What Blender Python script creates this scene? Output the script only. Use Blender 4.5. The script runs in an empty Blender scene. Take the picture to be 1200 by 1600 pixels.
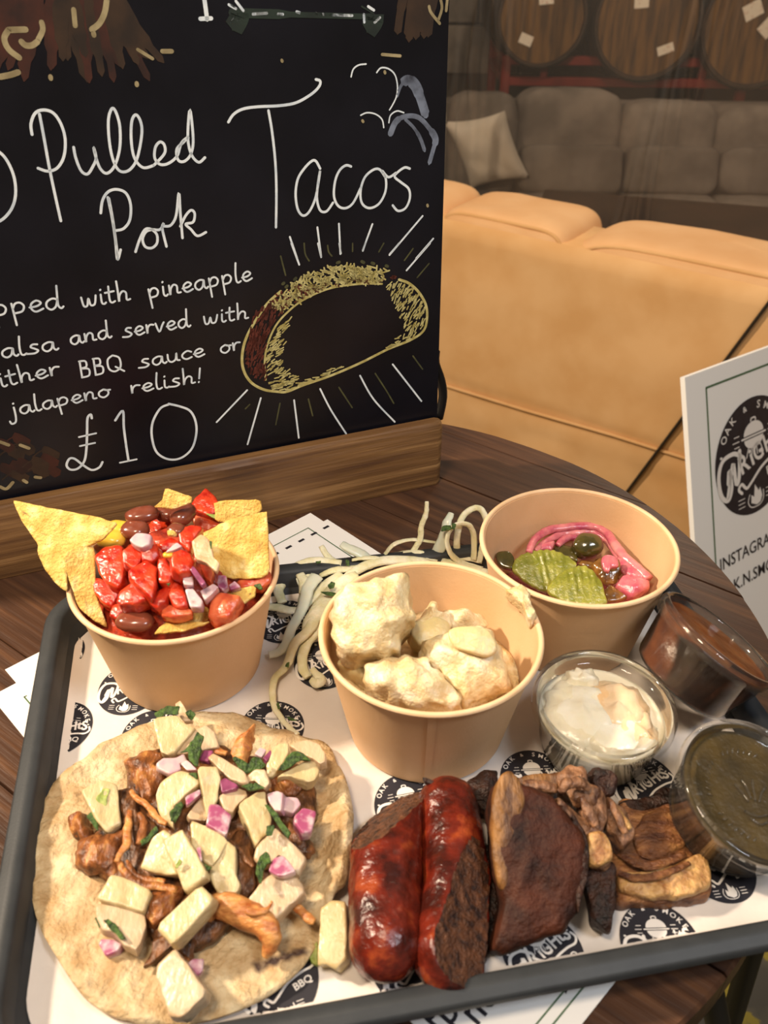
import bpy, math, random
from math import sin, cos, pi, radians, sqrt, hypot, exp
from mathutils import Vector, Matrix, noise
S = bpy.context.scene
COL = S.collection
random.seed(7)

# ------------------------------------------------------------------ camera
TZ = 1.0                                   # height of the table top
F_PX, PITCH, ROLL = 1387.9, 0.6112, 0.0138
CAM = Vector((0, 0, TZ + 0.3943))
_r = Vector((1, 0, 0)); _u = Vector((0, sin(PITCH), cos(PITCH))); _b = Vector((0, -cos(PITCH), sin(PITCH)))
CR = cos(ROLL) * _r + sin(ROLL) * _u
CU = -sin(ROLL) * _r + cos(ROLL) * _u
cd = bpy.data.cameras.new('camera'); cam = bpy.data.objects.new('camera', cd); COL.objects.link(cam)
mw = Matrix((CR, CU, _b)).transposed().to_4x4(); mw.translation = CAM; cam.matrix_world = mw
cd.sensor_fit = 'VERTICAL'; cd.sensor_height = 24; cd.lens = F_PX / 1600 * 24
cd.clip_start = 0.02; cd.clip_end = 60
cd.dof.use_dof = True; cd.dof.focus_distance = 0.62; cd.dof.aperture_fstop = 9.0
S.camera = cam
# ------------------------------------------------------------------ world, lights, exposure
w = bpy.data.worlds.new('world'); S.world = w; w.use_nodes = True
w.node_tree.nodes['Background'].inputs[0].default_value = (0.95, 0.78, 0.60, 1)
w.node_tree.nodes['Background'].inputs[1].default_value = 0.24
def area(name, loc, target, size, power, color):
    d = bpy.data.lights.new(name, 'AREA'); d.energy = power; d.size = size; d.color = color
    d.shape = 'DISK'
    o = bpy.data.objects.new(name, d); COL.objects.link(o); o.location = loc
    o.rotation_euler = (Vector(target) - Vector(loc)).to_track_quat('-Z', 'Y').to_euler()
    return o
area('area_light', (-1.35, 0.50, 2.20), (0.1, 0.5, 1.0), 0.14, 50, (1.0, 0.81, 0.60))
area('area_light', (0.9, -0.35, 2.6), (0.15, 0.5, 1.0), 0.4, 14, (0.88, 0.93, 1.0))  # cool fill added from the camera side, not a lamp of the room
area('area_light', (-0.35, -0.15, 2.6), (0.2, 1.5, 0.8), 0.35, 20, (1.0, 0.80, 0.58))
area('area_light', (0.9, 2.4, 2.7), (0.8, 3.6, 0.7), 0.3, 24, (1.0, 0.82, 0.62))
S.view_settings.view_transform = 'Standard'; S.view_settings.look = 'None'
S.view_settings.gamma = 1; S.view_settings.use_curve_mapping = False
S.view_settings.exposure = 0.0

# ------------------------------------------------------------------ pixel -> place helpers
def ray(px, py):
    return CR * ((px - 600) / F_PX) + CU * (-(py - 800) / F_PX) - _b
def onz(px, py, z):
    r = ray(px, py); return CAM + r * ((z - CAM.z) / r.z)
def onpl(px, py, o, n):
    r = ray(px, py); return CAM + r * ((o - CAM).dot(n) / r.dot(n))
CROP = {'X': (0, 0, 1), 'A': (100, 1090, 4.8), 'B': (300, 1090, 4.8), 'C': (100, 1340, 4.8), 'D': (300, 1300, 4.8),
        'N': (120, 760, 6), 'O': (240, 800, 6), 'W': (0, 740, 2.6667), 'Q': (490, 870, 3.243), 'K': (780, 800, 4.615),
        'H': (740, 1180, 2.609), 'G': (530, 1180, 3.636), 'S': (400, 760, 3), 'U': (420, 880, 5.336),
        'b1': (0, 0, 3), 'b2': (320, 0, 3), 'b3': (0, 380, 3), 'b4': (330, 380, 3)}
def px(key, s):
    ox, oy, k = CROP[key]
    out = []
    for t in s.split():
        a, b = t.split(','); out.append((ox + float(a) / k, oy + float(b) / k))
    return out

# ------------------------------------------------------------------ materials
def lin(h):
    h = h.lstrip('#'); o = []
    for i in (0, 2, 4):
        c = int(h[i:i+2], 16) / 255; o.append(c / 12.92 if c <= .04045 else ((c + .055) / 1.055) ** 2.4)
    return (*o, 1)
def mat(name, c1, c2=None, scale=40, rough=.5, bump=0, bscale=None, metal=0, stretch=(1, 1, 1), rot=0, c3=None,
        sss=0, coat=0, detail=4, lo=.35, hi=.65, trans=0, spec=.5, attr=None, attrcol=None, bdist=.002):
    m = bpy.data.materials.new(name); m.use_nodes = True
    nt = m.node_tree; N = nt.nodes; L = nt.links; P = N['Principled BSDF']
    P.inputs['Roughness'].default_value = rough; P.inputs['Metallic'].default_value = metal
    P.inputs['Specular IOR Level'].default_value = spec
    P.inputs['Base Color'].default_value = lin(c1)
    if sss:
        P.inputs['Subsurface Weight'].default_value = sss; P.inputs['Subsurface Scale'].default_value = .004
        P.inputs['Subsurface Radius'].default_value = (1, .6, .35)
    if coat: P.inputs['Coat Weight'].default_value = coat; P.inputs['Coat Roughness'].default_value = .16
    if trans: P.inputs['Transmission Weight'].default_value = trans
    tc = N.new('ShaderNodeTexCoord'); mp = N.new('ShaderNodeMapping')
    mp.inputs['Rotation'].default_value = (0, 0, -rot); 
    mp.vector_type = 'TEXTURE' if rot else 'POINT'
    if rot:
        mp.inputs['Rotation'].default_value = (0, 0, rot)
        mp.inputs['Scale'].default_value = tuple(1 / s for s in stretch)
    else: mp.inputs['Scale'].default_value = stretch
    L.new(tc.outputs['Object'], mp.inputs['Vector'])
    col = None
    if c2:
        n = N.new('ShaderNodeTexNoise'); n.inputs['Scale'].default_value = scale; n.inputs['Detail'].default_value = detail
        L.new(mp.outputs[0], n.inputs['Vector'])
        r = N.new('ShaderNodeValToRGB'); r.color_ramp.elements[0].position = lo; r.color_ramp.elements[1].position = hi
        r.color_ramp.elements[0].color = lin(c1); r.color_ramp.elements[1].color = lin(c2)
        if c3:
            e = r.color_ramp.elements.new((lo + hi) / 2 + .04); e.color = lin(c3)
        L.new(n.outputs['Fac'], r.inputs['Fac']); col = r.outputs['Color']
    if attr:
        a = N.new('ShaderNodeAttribute'); a.attribute_name = attr
        mx = N.new('ShaderNodeMix'); mx.data_type = 'RGBA'
        L.new(a.outputs['Fac'], mx.inputs['Factor'])
        if col: L.new(col, mx.inputs[6])
        else: mx.inputs[6].default_value = lin(c1)
        mx.inputs[7].default_value = lin(attrcol); col = mx.outputs[2]
    if col: L.new(col, P.inputs['Base Color'])
    if bump:
        n = N.new('ShaderNodeTexNoise'); n.inputs['Scale'].default_value = bscale or scale * 2; n.inputs['Detail'].default_value = 5
        L.new(mp.outputs[0], n.inputs['Vector'])
        b = N.new('ShaderNodeBump'); b.inputs['Strength'].default_value = bump; b.inputs['Distance'].default_value = bdist
        L.new(n.outputs['Fac'], b.inputs['Height']); L.new(b.outputs['Normal'], P.inputs['Normal']); L.new(b.outputs['Normal'], P.inputs['Coat Normal'])
    return m
def clear_mat(name, tint, haze=.05, edge=.5, rough=.05):
    m = bpy.data.materials.new(name); m.use_nodes = True
    nt = m.node_tree; N = nt.nodes; L = nt.links; N.remove(N['Principled BSDF']); out = N['Material Output']
    t = N.new('ShaderNodeBsdfTransparent'); t.inputs[0].default_value = lin(tint)
    g = N.new('ShaderNodeBsdfGlossy'); g.inputs['Roughness'].default_value = rough
    d = N.new('ShaderNodeBsdfDiffuse'); d.inputs[0].default_value = (.85, .82, .78, 1)
    lw = N.new('ShaderNodeFresnel'); lw.inputs['IOR'].default_value = 1.42
    mt = N.new('ShaderNodeMath'); mt.operation = 'MULTIPLY_ADD'; mt.inputs[1].default_value = edge; mt.inputs[2].default_value = .005; mt.use_clamp = True
    L.new(lw.outputs[0], mt.inputs[0])
    m1 = N.new('ShaderNodeMixShader'); m2 = N.new('ShaderNodeMixShader'); m2.inputs[0].default_value = haze
    L.new(mt.outputs[0], m1.inputs[0]); L.new(t.outputs[0], m1.inputs[1]); L.new(g.outputs[0], m1.inputs[2])
    L.new(m1.outputs[0], m2.inputs[1]); L.new(d.outputs[0], m2.inputs[2]); L.new(m2.outputs[0], out.inputs[0])
    return m
GR = radians(-36)
M = {
 'table': mat('table_wood', '#36231a', '#6a482f', 30, .36, .3, 60, stretch=(.25, 5, 1), rot=GR, c3='#4e3424', detail=8, lo=.28, hi=.75),
 'table_side': mat('table_edge_wood', '#2a170e', '#4a2c1b', 40, .5, .2),
 'basewood': mat('frame_wood', '#533620', '#a98254', 24, .55, .4, 60, stretch=(.22, 4, 6), rot=radians(22.5), c3='#7d5a34', detail=8, lo=.3, hi=.7),
 'board': mat('black_board', '#0c0c13', '#1a1a23', 14, .34, 0, lo=.3, hi=.8, spec=.35),
 'chalk': mat('white_chalk_pen', '#f2fbff', '#c2d2e0', 90, .7, lo=.45, hi=.8),
 'chalk_y': mat('yellow_chalk_pen', '#d8cf8e', '#b5a75f', 200, .7),
 'chalk_c': mat('cream_chalk_pen', '#b3a47c', '#8d7f5c', 120, .7),
 'chalk_g': mat('olive_chalk_pen', '#5c5b37', '#3f4029', 120, .7),
 'chalk_green': mat('green_chalk_pen', '#26352b', '#1b2520', 60, .7),
 'chalk_grey': mat('smudged_grey_chalk', '#808a9c', '#3a3d48', 90, .75, lo=.4, hi=.7),
 'chalk_brown': mat('red_brown_chalk_pen', '#4a2016', '#6b3022', 150, .7),
 'chalk_dark': mat('dark_brown_chalk_pen', '#2a1e15', '#3f2c1c', 60, .75),
 'chalk_rust': mat('rust_chalk_pen', '#4c2417', '#2b1812', 50, .75),
 'tray': mat('grey_tray_plastic', '#2c2f32', '#34373a', 60, .5, .05, 900, spec=.35),
 'paper': mat('greaseproof_paper', '#e2dad2', '#d3cac3', 18, .5, .45, 30, bdist=.004),
 'white_paper': mat('menu_paper', '#f3f1ee', None, rough=.6),
 'ink': mat('black_ink', '#201e28', '#181720', 80, .6),
 'ink_w': mat('unprinted_white', '#e8e3de', None, rough=.6),
 'green_ink': mat('green_ink', '#4d6a4a', None, rough=.6),
 'blue_ink': mat('blue_ink', '#2f4f7c', '#7f9cc0', 30, .6),
 'red_ink': mat('red_ink', '#c0564c', '#d98a80', 30, .6),
 'kraft': mat('kraft_board', '#dab48a', '#d2aa7e', 30, .6, .08, 700),
 'kraft_rim': mat('kraft_rim', '#ecc9a0', '#e2bb8e', 60, .5),
 'tortilla': mat('tortilla', '#b08f62', '#dbc7a0', 80, .6, .8, 300, sss=.05, detail=12, attr='char', attrcol='#3a2014', c3='#c9b087', bdist=.0028),
 'pork': mat('pulled_pork', '#4c2812', '#c58a4c', 190, .36, .9, 420, c3='#94582c', coat=.12, detail=9, stretch=(1, .45, 1)),
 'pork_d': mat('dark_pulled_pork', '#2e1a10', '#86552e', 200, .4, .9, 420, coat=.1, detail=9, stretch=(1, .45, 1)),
 'pork_o': mat('orange_pork', '#9a5224', '#d89a58', 220, .38, .7, 400, coat=.12, detail=8, stretch=(.5, 1, 1)),
 'pine': mat('pineapple', '#bda472', '#d8c89c', 70, .32, .4, 420, sss=.12, coat=.15, detail=8, stretch=(1, .4, 1)),
 'pine_p': mat('pale_pineapple', '#bf9f7a', '#d4bfa0', 70, .32, .4, 420, sss=.15, coat=.15, detail=8, stretch=(1, .4, 1)),
 'onion': mat('red_onion', '#a85278', '#d8bec2', 150, .28, .15, 200, sss=.2, coat=.2, lo=.42, hi=.60),
 'onion_w': mat('pale_onion', '#d6bcbc', '#c08aa4', 110, .28, .15, 200, sss=.25, coat=.2, lo=.45, hi=.7),
 'onion_p': mat('purple_onion', '#6d2a4c', '#a05078', 120, .3, .15, 200, coat=.3),
 'herb': mat('green_herb', '#1c3312', '#55752f', 420, .42, .8, 900, detail=6),
 'herb_y': mat('pale_herb', '#7d9438', '#b3bd6a', 160, .45, .4, 400),
 'chip': mat('corn_chip', '#d0a044', '#f2d890', 110, .62, 1.0, 620, detail=10, c3='#e3bd64', attr='char', attrcol='#4a2c18', bdist=.0016),
 'tomato': mat('tomato', '#a8160b', '#e04a26', 150, .16, .5, 300, sss=.15, coat=.35, detail=7),
 'tomato_o': mat('orange_tomato', '#c8452a', '#e8784a', 130, .2, .4, 300, sss=.2, coat=.3),
 'bean': mat('kidney_bean', '#6e3424', '#8d4c36', 60, .22, .05, coat=.6),
 'corn': mat('sweetcorn', '#e0a824', '#efc850', 60, .25, coat=.5, sss=.2),
 'salsa': mat('salsa_juice', '#7a1c10', '#c0482c', 110, .25, .6, 260, coat=.5),
 'cream': mat('sour_cream_smear', '#d6a278', '#e2bf98', 110, .3, .6, 260, coat=.3),
 'potato': mat('creamy_potato', '#d6b984', '#f2e6ca', 90, .32, .75, 330, sss=.15, coat=.2, detail=9, c3='#e6d2a6', bdist=.002),
 'potato_g': mat('plain_potato', '#e2cc90', '#d2bd92', 90, .35, .4, 300, sss=.2, coat=.15),
 'pickle': mat('gherkin', '#6a6e18', '#a5a244', 110, .16, .4, 420, sss=.15, coat=.5, lo=.3, hi=.75, detail=7),
 'jal': mat('jalapeno', '#2c2a0e', '#5a4e1c', 60, .12, .1, coat=.9),
 'jal_b': mat('brown_jalapeno', '#5a3a14', '#93662c', 110, .2, .5, 160, coat=.7),
 'pinkon': mat('pickled_onion', '#b04660', '#dc8a8a', 90, .22, .3, 260, sss=.25, coat=.25),
 'slaw': mat('cabbage', '#d6d0a2', '#ece6cc', 90, .4, .4, 500, sss=.2, coat=.08, stretch=(1, 1, 1)),
 'slaw_g': mat('cabbage_stem', '#cdd4c4', '#e0e2cc', 50, .35, .2, 200, sss=.25, coat=.2),
 'skin': mat('sausage_skin', '#36100a', '#94401e', 80, .24, .6, 260, c3='#6a2012', coat=.12, detail=10, bdist=.0016),
 'cut': mat('sausage_cut', '#2a150d', '#6e4226', 260, .5, 1, 650, detail=9, coat=.1),
 'brisket': mat('brisket', '#200d07', '#4c2412', 60, .6, .6, 420, detail=12, spec=.3),
 'brisket_f': mat('brisket_side', '#4e2e16', '#9a6c38', 150, .5, .7, 500, detail=9, stretch=(1, .35, .5)),
 'bark': mat('brisket_bark', '#120906', '#40200f', 170, .5, 1, 500, detail=9),
 'meat': mat('shredded_meat', '#492a1c', '#a37654', 190, .45, 1, 450, detail=9, coat=.05, stretch=(1, .5, 1)),
 'fat': mat('meat_fat', '#8f5e32', '#d6aa6c', 150, .4, .8, 400, detail=8, coat=.12),
 'porkslice': mat('pork_slice', '#4e2814', '#ba8450', 70, .42, 1, 400, detail=10, c3='#8a5832', coat=.06, stretch=(1, 2.2, 2.2)),
 'mayo': mat('mayo', '#f2eddc', '#e9e0c6', 60, .25, .4, 160, sss=.1, coat=.15),
 'mayo_o': mat('tinted_mayo', '#ecc99c', '#f2dcbc', 60, .25, .4, 160, sss=.1, coat=.15),
 'bbq': mat('bbq_sauce', '#54240e', '#7e4620', 70, .35, .3, 200, detail=7),
 'relish': mat('olive_relish', '#3f310a', '#5e4a14', 60, .35, .4, 300, detail=7),
 'plastic': clear_mat('clear_cup_plastic', '#fbf8f2', .02, 1.0, .06),
 'lid': clear_mat('clear_lid_plastic', '#fcfaf6', .015, 1.15, .05),
 'tan': mat('tan_sofa_fabric', '#d0a068', '#dbaf7a', 9, .85, .2, 420, detail=3),
 'tan_c': mat('tan_cushion_fabric', '#d8a672', '#e0b382', 8, .85, .2, 420),
 'greyf': mat('grey_sofa_fabric', '#6a625b', '#877d74', 8, .9, .3, 60, detail=5),
 'greyf2': mat('grey_pillow_fabric', '#645c55', '#7c736b', 8, .9, .3, 60),
 'whitef': mat('white_cushion_fabric', '#e8dccb', '#f2e8da', 12, .85, .2, 80),
 'darkwood': mat('dark_table_wood', '#2c1b12', '#3d261a', 10, .45),
 'redmetal': mat('red_painted_metal', '#7a2018', '#651710', 10, .45),
 'barrel': mat('barrel_oak', '#3a2815', '#74532a', 16, .6, .4, 40, stretch=(3, 1, .3), detail=6),
 'barrel_d': mat('barrel_staves', '#241a14', '#3c2c20', 10, .65, .3, 40),
 'hoop': mat('barrel_hoop', '#2c2825', None, rough=.5, metal=.6),
 'label': mat('barrel_label', '#ece2d2', '#c8907c', 60, .6, lo=.55, hi=.75),
 'block': mat('grey_block', '#5c554f', '#736a61', 12, .9, .5, 60),
 'mortar': mat('mortar', '#37312c', None, rough=.9),
 'plaster': mat('dark_plaster', '#3a302a', '#443931', 3, .9),
 'black': mat('black_metal', '#0e0e10', None, rough=.45),
 'strap': mat('black_strap', '#16130f', '#1e1a16', 300, .75),
 'floor': None,
 'rail': mat('steel_rail', '#777777', None, rough=.35, metal=1),
 'sheet': clear_mat('clear_sheet_plastic', '#f6f0e8', .045, 1.2, .22),
}
def floor_mat():
    m = mat('painted_floor', '#3f3c34', '#8a7a1e', 16, .55, .2, 40, c3='#4f4a3c', lo=.42, hi=.56, detail=6)
    return m
M['floor'] = floor_mat()

# ------------------------------------------------------------------ object helpers
ORG = {}
def build(name, verts, faces, m, parent=None, label=None, cat=None, group=None, kind=None, org=None, sharp=None, smooth=True, midx=None, attr=None):
    if parent is not None: o0 = ORG[parent.name]
    elif org is not None: o0 = Vector(org)
    else:
        xs = [v[0] for v in verts]; ys = [v[1] for v in verts]; zs = [v[2] for v in verts]
        o0 = Vector(((min(xs) + max(xs)) / 2, (min(ys) + max(ys)) / 2, min(zs)))
    me = bpy.data.meshes.new(name)
    me.from_pydata([Vector(v) - o0 for v in verts], [], faces)
    mats = m if isinstance(m, (list, tuple)) else [m]
    for x in mats: me.materials.append(M[x] if isinstance(x, str) else x)
    if midx: me.polygons.foreach_set('material_index', midx)
    if smooth:
        me.polygons.foreach_set('use_smooth', [True] * len(me.polygons))
        if sharp: me.set_sharp_from_angle(angle=radians(sharp))
    if attr:
        for k, vals in attr.items():
            a = me.attributes.new(k, 'FLOAT', 'POINT'); a.data.foreach_set('value', vals)
    me.update()
    o = bpy.data.objects.new(name, me); COL.objects.link(o)
    ORG[o.name] = o0
    if parent is not None: o.parent = parent
    else: o.location = o0
    tag(o, label, cat, group, kind)
    return o
def tag(o, label=None, cat=None, group=None, kind=None):
    if label: o['label'] = label
    if cat: o['category'] = cat
    if group: o['group'] = group
    if kind: o['kind'] = kind
def thing(name, loc, label, cat, group=None, kind=None):
    o = bpy.data.objects.new(name, None); COL.objects.link(o); o.location = loc; o.empty_display_size = .02
    ORG[o.name] = Vector(loc); tag(o, label, cat, group, kind); return o
class G:
    """collects shapes of one mesh"""
    def __init__(s): s.v = []; s.f = []; s.mi = []
    def add(s, vf, mi=0):
        v, f = vf; k = len(s.v); s.v += [Vector(a) for a in v]; s.f += [tuple(i + k for i in a) for a in f]; s.mi += [mi] * len(f); return s
    def build(s, name, m, parent=None, **k):
        return build(name, s.v, s.f, m, parent, midx=s.mi if isinstance(m, (list, tuple)) else None, **k)
def basis(ax):
    ax = Vector(ax).normalized(); h = Vector((0, 1, 0)) if abs(ax.y) < .9 else Vector((1, 0, 0))
    u = h.cross(ax).normalized(); return u, ax.cross(u), ax
def lathe(prof, c, ax=(0, 0, 1), n=64, wob=0):
    u, v, a = basis(ax); c = Vector(c); V = []; Fc = []
    for (r, z) in prof:
        for i in range(n):
            t = 2 * pi * i / n; V.append(c + a * z + (u * cos(t) + v * sin(t)) * r)
    for j in range(len(prof) - 1):
        for i in range(n):
            k = (i + 1) % n; Fc.append((j * n + i, j * n + k, (j + 1) * n + k, (j + 1) * n + i))
    return V, Fc
def tube(pts, rad, n=8, flat=1, cap=True, nz=0, seed=0):
    P = [Vector(p) for p in pts]; V = []; Fc = []; m = len(P)
    R = rad if isinstance(rad, (list, tuple)) else [rad] * m
    prev = None
    for i, p in enumerate(P):
        t = (P[min(i + 1, m - 1)] - P[max(i - 1, 0)]).normalized()
        if prev is None:
            u = Vector((0, 0, 1)).cross(t)
            if u.length < .2: u = Vector((1, 0, 0)).cross(t)
            u.normalize()
        else: u = (prev - t * prev.dot(t)).normalized()
        prev = u; v = t.cross(u)
        for k in range(n):
            a = 2 * pi * k / n; q = p + u * cos(a) * R[i] + v * sin(a) * R[i] * flat
            if nz: q = q + (q - p).normalized() * nz * noise.noise(q * 300 + Vector((seed, 0, 0)))
            V.append(q)
    for i in range(m - 1):
        for k in range(n):
            l = (k + 1) % n; Fc.append((i * n + k, i * n + l, (i + 1) * n + l, (i + 1) * n + k))
    if cap:
        Fc.append(tuple(range(n))[::-1]); Fc.append(tuple((m - 1) * n + k for k in range(n)))
    return V, Fc
def box(c, s, rot=0, bev=.0, up=None):
    c = Vector(c); ca, sa = cos(rot), sin(rot); V = []; b = min(bev, min(s) / 2.01)
    Fc = []
    if b <= 0:
        for z in (-1, 1):
            for (x, y) in ((-1, -1), (1, -1), (1, 1), (-1, 1)):
                X, Y = x * s[0] / 2, y * s[1] / 2; V.append(c + Vector((X * ca - Y * sa, X * sa + Y * ca, z * s[2] / 2)))
        return V, [(3, 2, 1, 0), (4, 5, 6, 7), (0, 1, 5, 4), (1, 2, 6, 5), (2, 3, 7, 6), (3, 0, 4, 7)]
    lv = [(-s[2] / 2, b), (-s[2] / 2 + b, 0), (s[2] / 2 - b, 0), (s[2] / 2, b)]
    for z, ins in lv:
        hx, hy = s[0] / 2 - ins, s[1] / 2 - ins
        for (x, y, i) in ((-hx + b, -hy, 0), (hx - b, -hy, 0), (hx, -hy + b, 0), (hx, hy - b, 0), (hx - b, hy, 0), (-hx + b, hy, 0), (-hx, hy - b, 0), (-hx, -hy + b, 0)):
            V.append(c + Vector((x * ca - y * sa, x * sa + y * ca, z)))
    for j in range(3):
        for i in range(8):
            k = (i + 1) % 8; Fc.append((j * 8 + i, j * 8 + k, (j + 1) * 8 + k, (j + 1) * 8 + i))
    Fc.append(tuple(range(8))[::-1]); Fc.append(tuple(24 + i for i in range(8)))
    return V, Fc
def pillow(c, s, rot=0, e=.45, nu=28, nv=18, tilt=0, nz=0, seed=0):
    """rounded cushion; s = full size, tilt leans it about its own x axis"""
    c = Vector(c); V = []; Fc = []
    R = Matrix.Rotation(rot, 3, 'Z') @ Matrix.Rotation(tilt, 3, 'X')
    pw = lambda a, p: math.copysign(abs(a) ** p, a)
    for j in range(nv + 1):
        ph = -pi / 2 + pi * j / nv
        for i in range(nu):
            t = 2 * pi * i / nu
            p = Vector((pw(cos(ph), e) * pw(cos(t), e) * s[0] / 2, pw(cos(ph), e) * pw(sin(t), e) * s[1] / 2, pw(sin(ph), e) * s[2] / 2))
            if nz: p = p * (1 + nz * noise.noise(p * (3 / max(s)) * 2 + Vector((seed, 0, 0))))
            V.append(c + R @ p)
    for j in range(nv):
        for i in range(nu):
            k = (i + 1) % nu; Fc.append((j * nu + i, j * nu + k, (j + 1) * nu + k, (j + 1) * nu + i))
    return V, Fc
def smooth_closed(P, n):
    m = len(P); out = []
    for i in range(m):
        p0, p1, p2, p3 = P[i - 1], P[i], P[(i + 1) % m], P[(i + 2) % m]
        for k in range(n):
            t = k / n
            out.append(.5 * ((2 * p1) + (p2 - p0) * t + (2 * p0 - 5 * p1 + 4 * p2 - p3) * t * t + (3 * p1 - p0 - 3 * p2 + p3) * t ** 3))
    return out
def smooth_open(P, n):
    P = [Vector(p) for p in P]; m = len(P); out = []
    for i in range(m - 1):
        p0, p1, p2, p3 = P[max(i - 1, 0)], P[i], P[i + 1], P[min(i + 2, m - 1)]
        for k in range(n):
            t = k / n
            out.append(.5 * ((2 * p1) + (p2 - p0) * t + (2 * p0 - 5 * p1 + 4 * p2 - p3) * t * t + (3 * p1 - p0 - 3 * p2 + p3) * t ** 3))
    out.append(P[-1]); return out
def slab(pix, z, th, grad=(0, 0), rnd=False, dome=0, nz=0, nf=120, seed=0, seg=4, hf=None, rings=None, bev=.18, bulge=0):
    """a solid with the given outline lying on a tilted plane through its centre at height z"""
    cx = sum(p[0] for p in pix) / len(pix); cy = sum(p[1] for p in pix) / len(pix)
    c0 = onz(cx, cy, z); n = Vector((-grad[0], -grad[1], 1)).normalized()
    P = [onpl(a, b, c0, n) for a, b in pix]
    area2 = sum(P[i].x * P[(i + 1) % len(P)].y - P[(i + 1) % len(P)].x * P[i].y for i in range(len(P)))
    if area2 < 0: P.reverse()
    if rnd: O = smooth_closed(P, seg)
    else:
        O = []
        m = len(P)
        for i in range(m):                                  # cut corners a touch, then divide the sides
            a, b, c = P[i - 1], P[i], P[(i + 1) % m]
            O.append(b.lerp(a, .1)); O.append(b * .9 + (a + c) * .05); O.append(b.lerp(c, .1))
            for k in range(1, seg): O.append(b.lerp(c, .1 + .8 * k / seg))
    C = sum(O, Vector()) / len(O); N = len(O)
    b = bev
    prof = [(0.001, 0)] + [(r, 0) for r in (rings or (.3, .55, .75, .9))] + [(.97, -b * .25), (1.0, -b), (1.0 + bulge, -.5), (1.0, -1 + b), (.96, -1), (.5, -1), (0.001, -1)]
    V = []; Fc = []; ofs = Vector((seed * 3.1, seed * 1.7, seed))
    for (s, d) in prof:
        for p in O:
            q = C + (p - C) * s + n * (d * th)
            if d > -.5 and dome: q = q + n * dome * (1 - s * s)
            if nz:
                q = q + n * nz * noise.noise(q * nf + ofs) + (p - C).normalized() * nz * (s ** 2) * noise.noise(q * nf * 1.3 + ofs + Vector((9, 9, 9)))
            if hf: q = q + Vector((0, 0, hf(q, s, d)))
            V.append(q)
    for j in range(len(prof) - 1):
        for i in range(N):
            k = (i + 1) % N; Fc.append((j * N + i, (j + 1) * N + i, (j + 1) * N + k, j * N + k))
    return V, Fc
def ribbon(P, wd, nrm, lift=0):
    """flat stroke along the points P lying on a surface with normal nrm"""
    V = []; Fc = []; m = len(P); nrm = Vector(nrm).normalized()
    W = wd if isinstance(wd, (list, tuple)) else [wd] * m
    if len(W) != m: W = [W[min(int(i * (len(W) - 1) / max(m - 1, 1)), len(W) - 1)] for i in range(m)]
    Q = [Vector(p) + nrm * lift for p in P]
    def ring(c, a0, d, r): return
    for i, p in enumerate(Q):
        t = (Q[min(i + 1, m - 1)] - Q[max(i - 1, 0)])
        t = t.normalized() if t.length > 1e-9 else Vector((1, 0, 0))
        s = nrm.cross(t) * W[i] / 2
        V += [p + s, p - s]
    for i in range(m - 1): Fc.append((2 * i, 2 * i + 1, 2 * i + 3, 2 * i + 2))
    for (i, sg) in ((0, -1), (m - 1, 1)):                       # round ends
        t = (Q[min(i + 1, m - 1)] - Q[max(i - 1, 0)]); t = t.normalized() if t.length > 1e-9 else Vector((1, 0, 0))
        s = nrm.cross(t); k = len(V); r = W[i] / 2
        arc = [Q[i] + s * (cos(a) * r) + t * (sg * sin(a) * r) for a in (pi * .25, pi * .5, pi * .75)]
        V += arc
        f = (2 * i, k, k + 1, k + 2, 2 * i + 1)
        Fc.append(f[::-1] if sg < 0 else f)
    return V, Fc
TXT = {}
def text_vf(s, size=1, bold=.0):
    k = (s, bold)
    if k not in TXT:
        c = bpy.data.curves.new('t', 'FONT'); c.body = s; c.size = 1; c.offset = bold; c.resolution_u = 3; c.fill_mode = 'FRONT'
        o = bpy.data.objects.new('t', c); COL.objects.link(o)
        me = bpy.data.meshes.new_from_object(o, depsgraph=bpy.context.evaluated_depsgraph_get())
        TXT[k] = ([v.co.copy() for v in me.vertices], [tuple(p.vertices) for p in me.polygons])
        bpy.data.objects.remove(o); bpy.data.curves.remove(c); bpy.data.meshes.remove(me)
    v, f = TXT[k]; return [p * size for p in v], f
def in_frame(vf, o, ex, ey, off=(0, 0), rot=0):
    v, f = vf; ca, sa = cos(rot), sin(rot)
    return [Vector(o) + ex * (p[0] * ca - p[1] * sa + off[0]) + ey * (p[0] * sa + p[1] * ca + off[1]) for p in v], f

# ================================================================== the setting
def quadbox(x0, x1, y0, y1, z0, z1): return box(((x0 + x1) / 2, (y0 + y1) / 2, (z0 + z1) / 2), (x1 - x0, y1 - y0, z1 - z0))
build('floor', *quadbox(-2.2, 4.2, -1.6, 5.2, -.05, 0), 'floor', kind='structure', smooth=False)
wb = build('wall_back', *quadbox(-2.2, 4.2, 5.0, 5.2, 0, 2.9), 'mortar', kind='structure', smooth=False)
bw, bh = .44, .215
for r in range(3, 12):
    for c in range(7):
        x = -.7 + c * (bw + .012) + (r % 2) * .22; z = .06 + r * (bh + .012)
        build('block', *box((x, 4.99, z), (bw, .05, bh), 0, .006), 'block', wb, smooth=False)
build('wall_left', *quadbox(-2.3, -2.2, -1.6, 5.2, 0, 2.9), 'plaster', kind='structure', smooth=False)
build('wall_right', *quadbox(4.2, 4.3, -1.6, 5.2, 0, 2.9), 'plaster', kind='structure', smooth=False)

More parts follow.
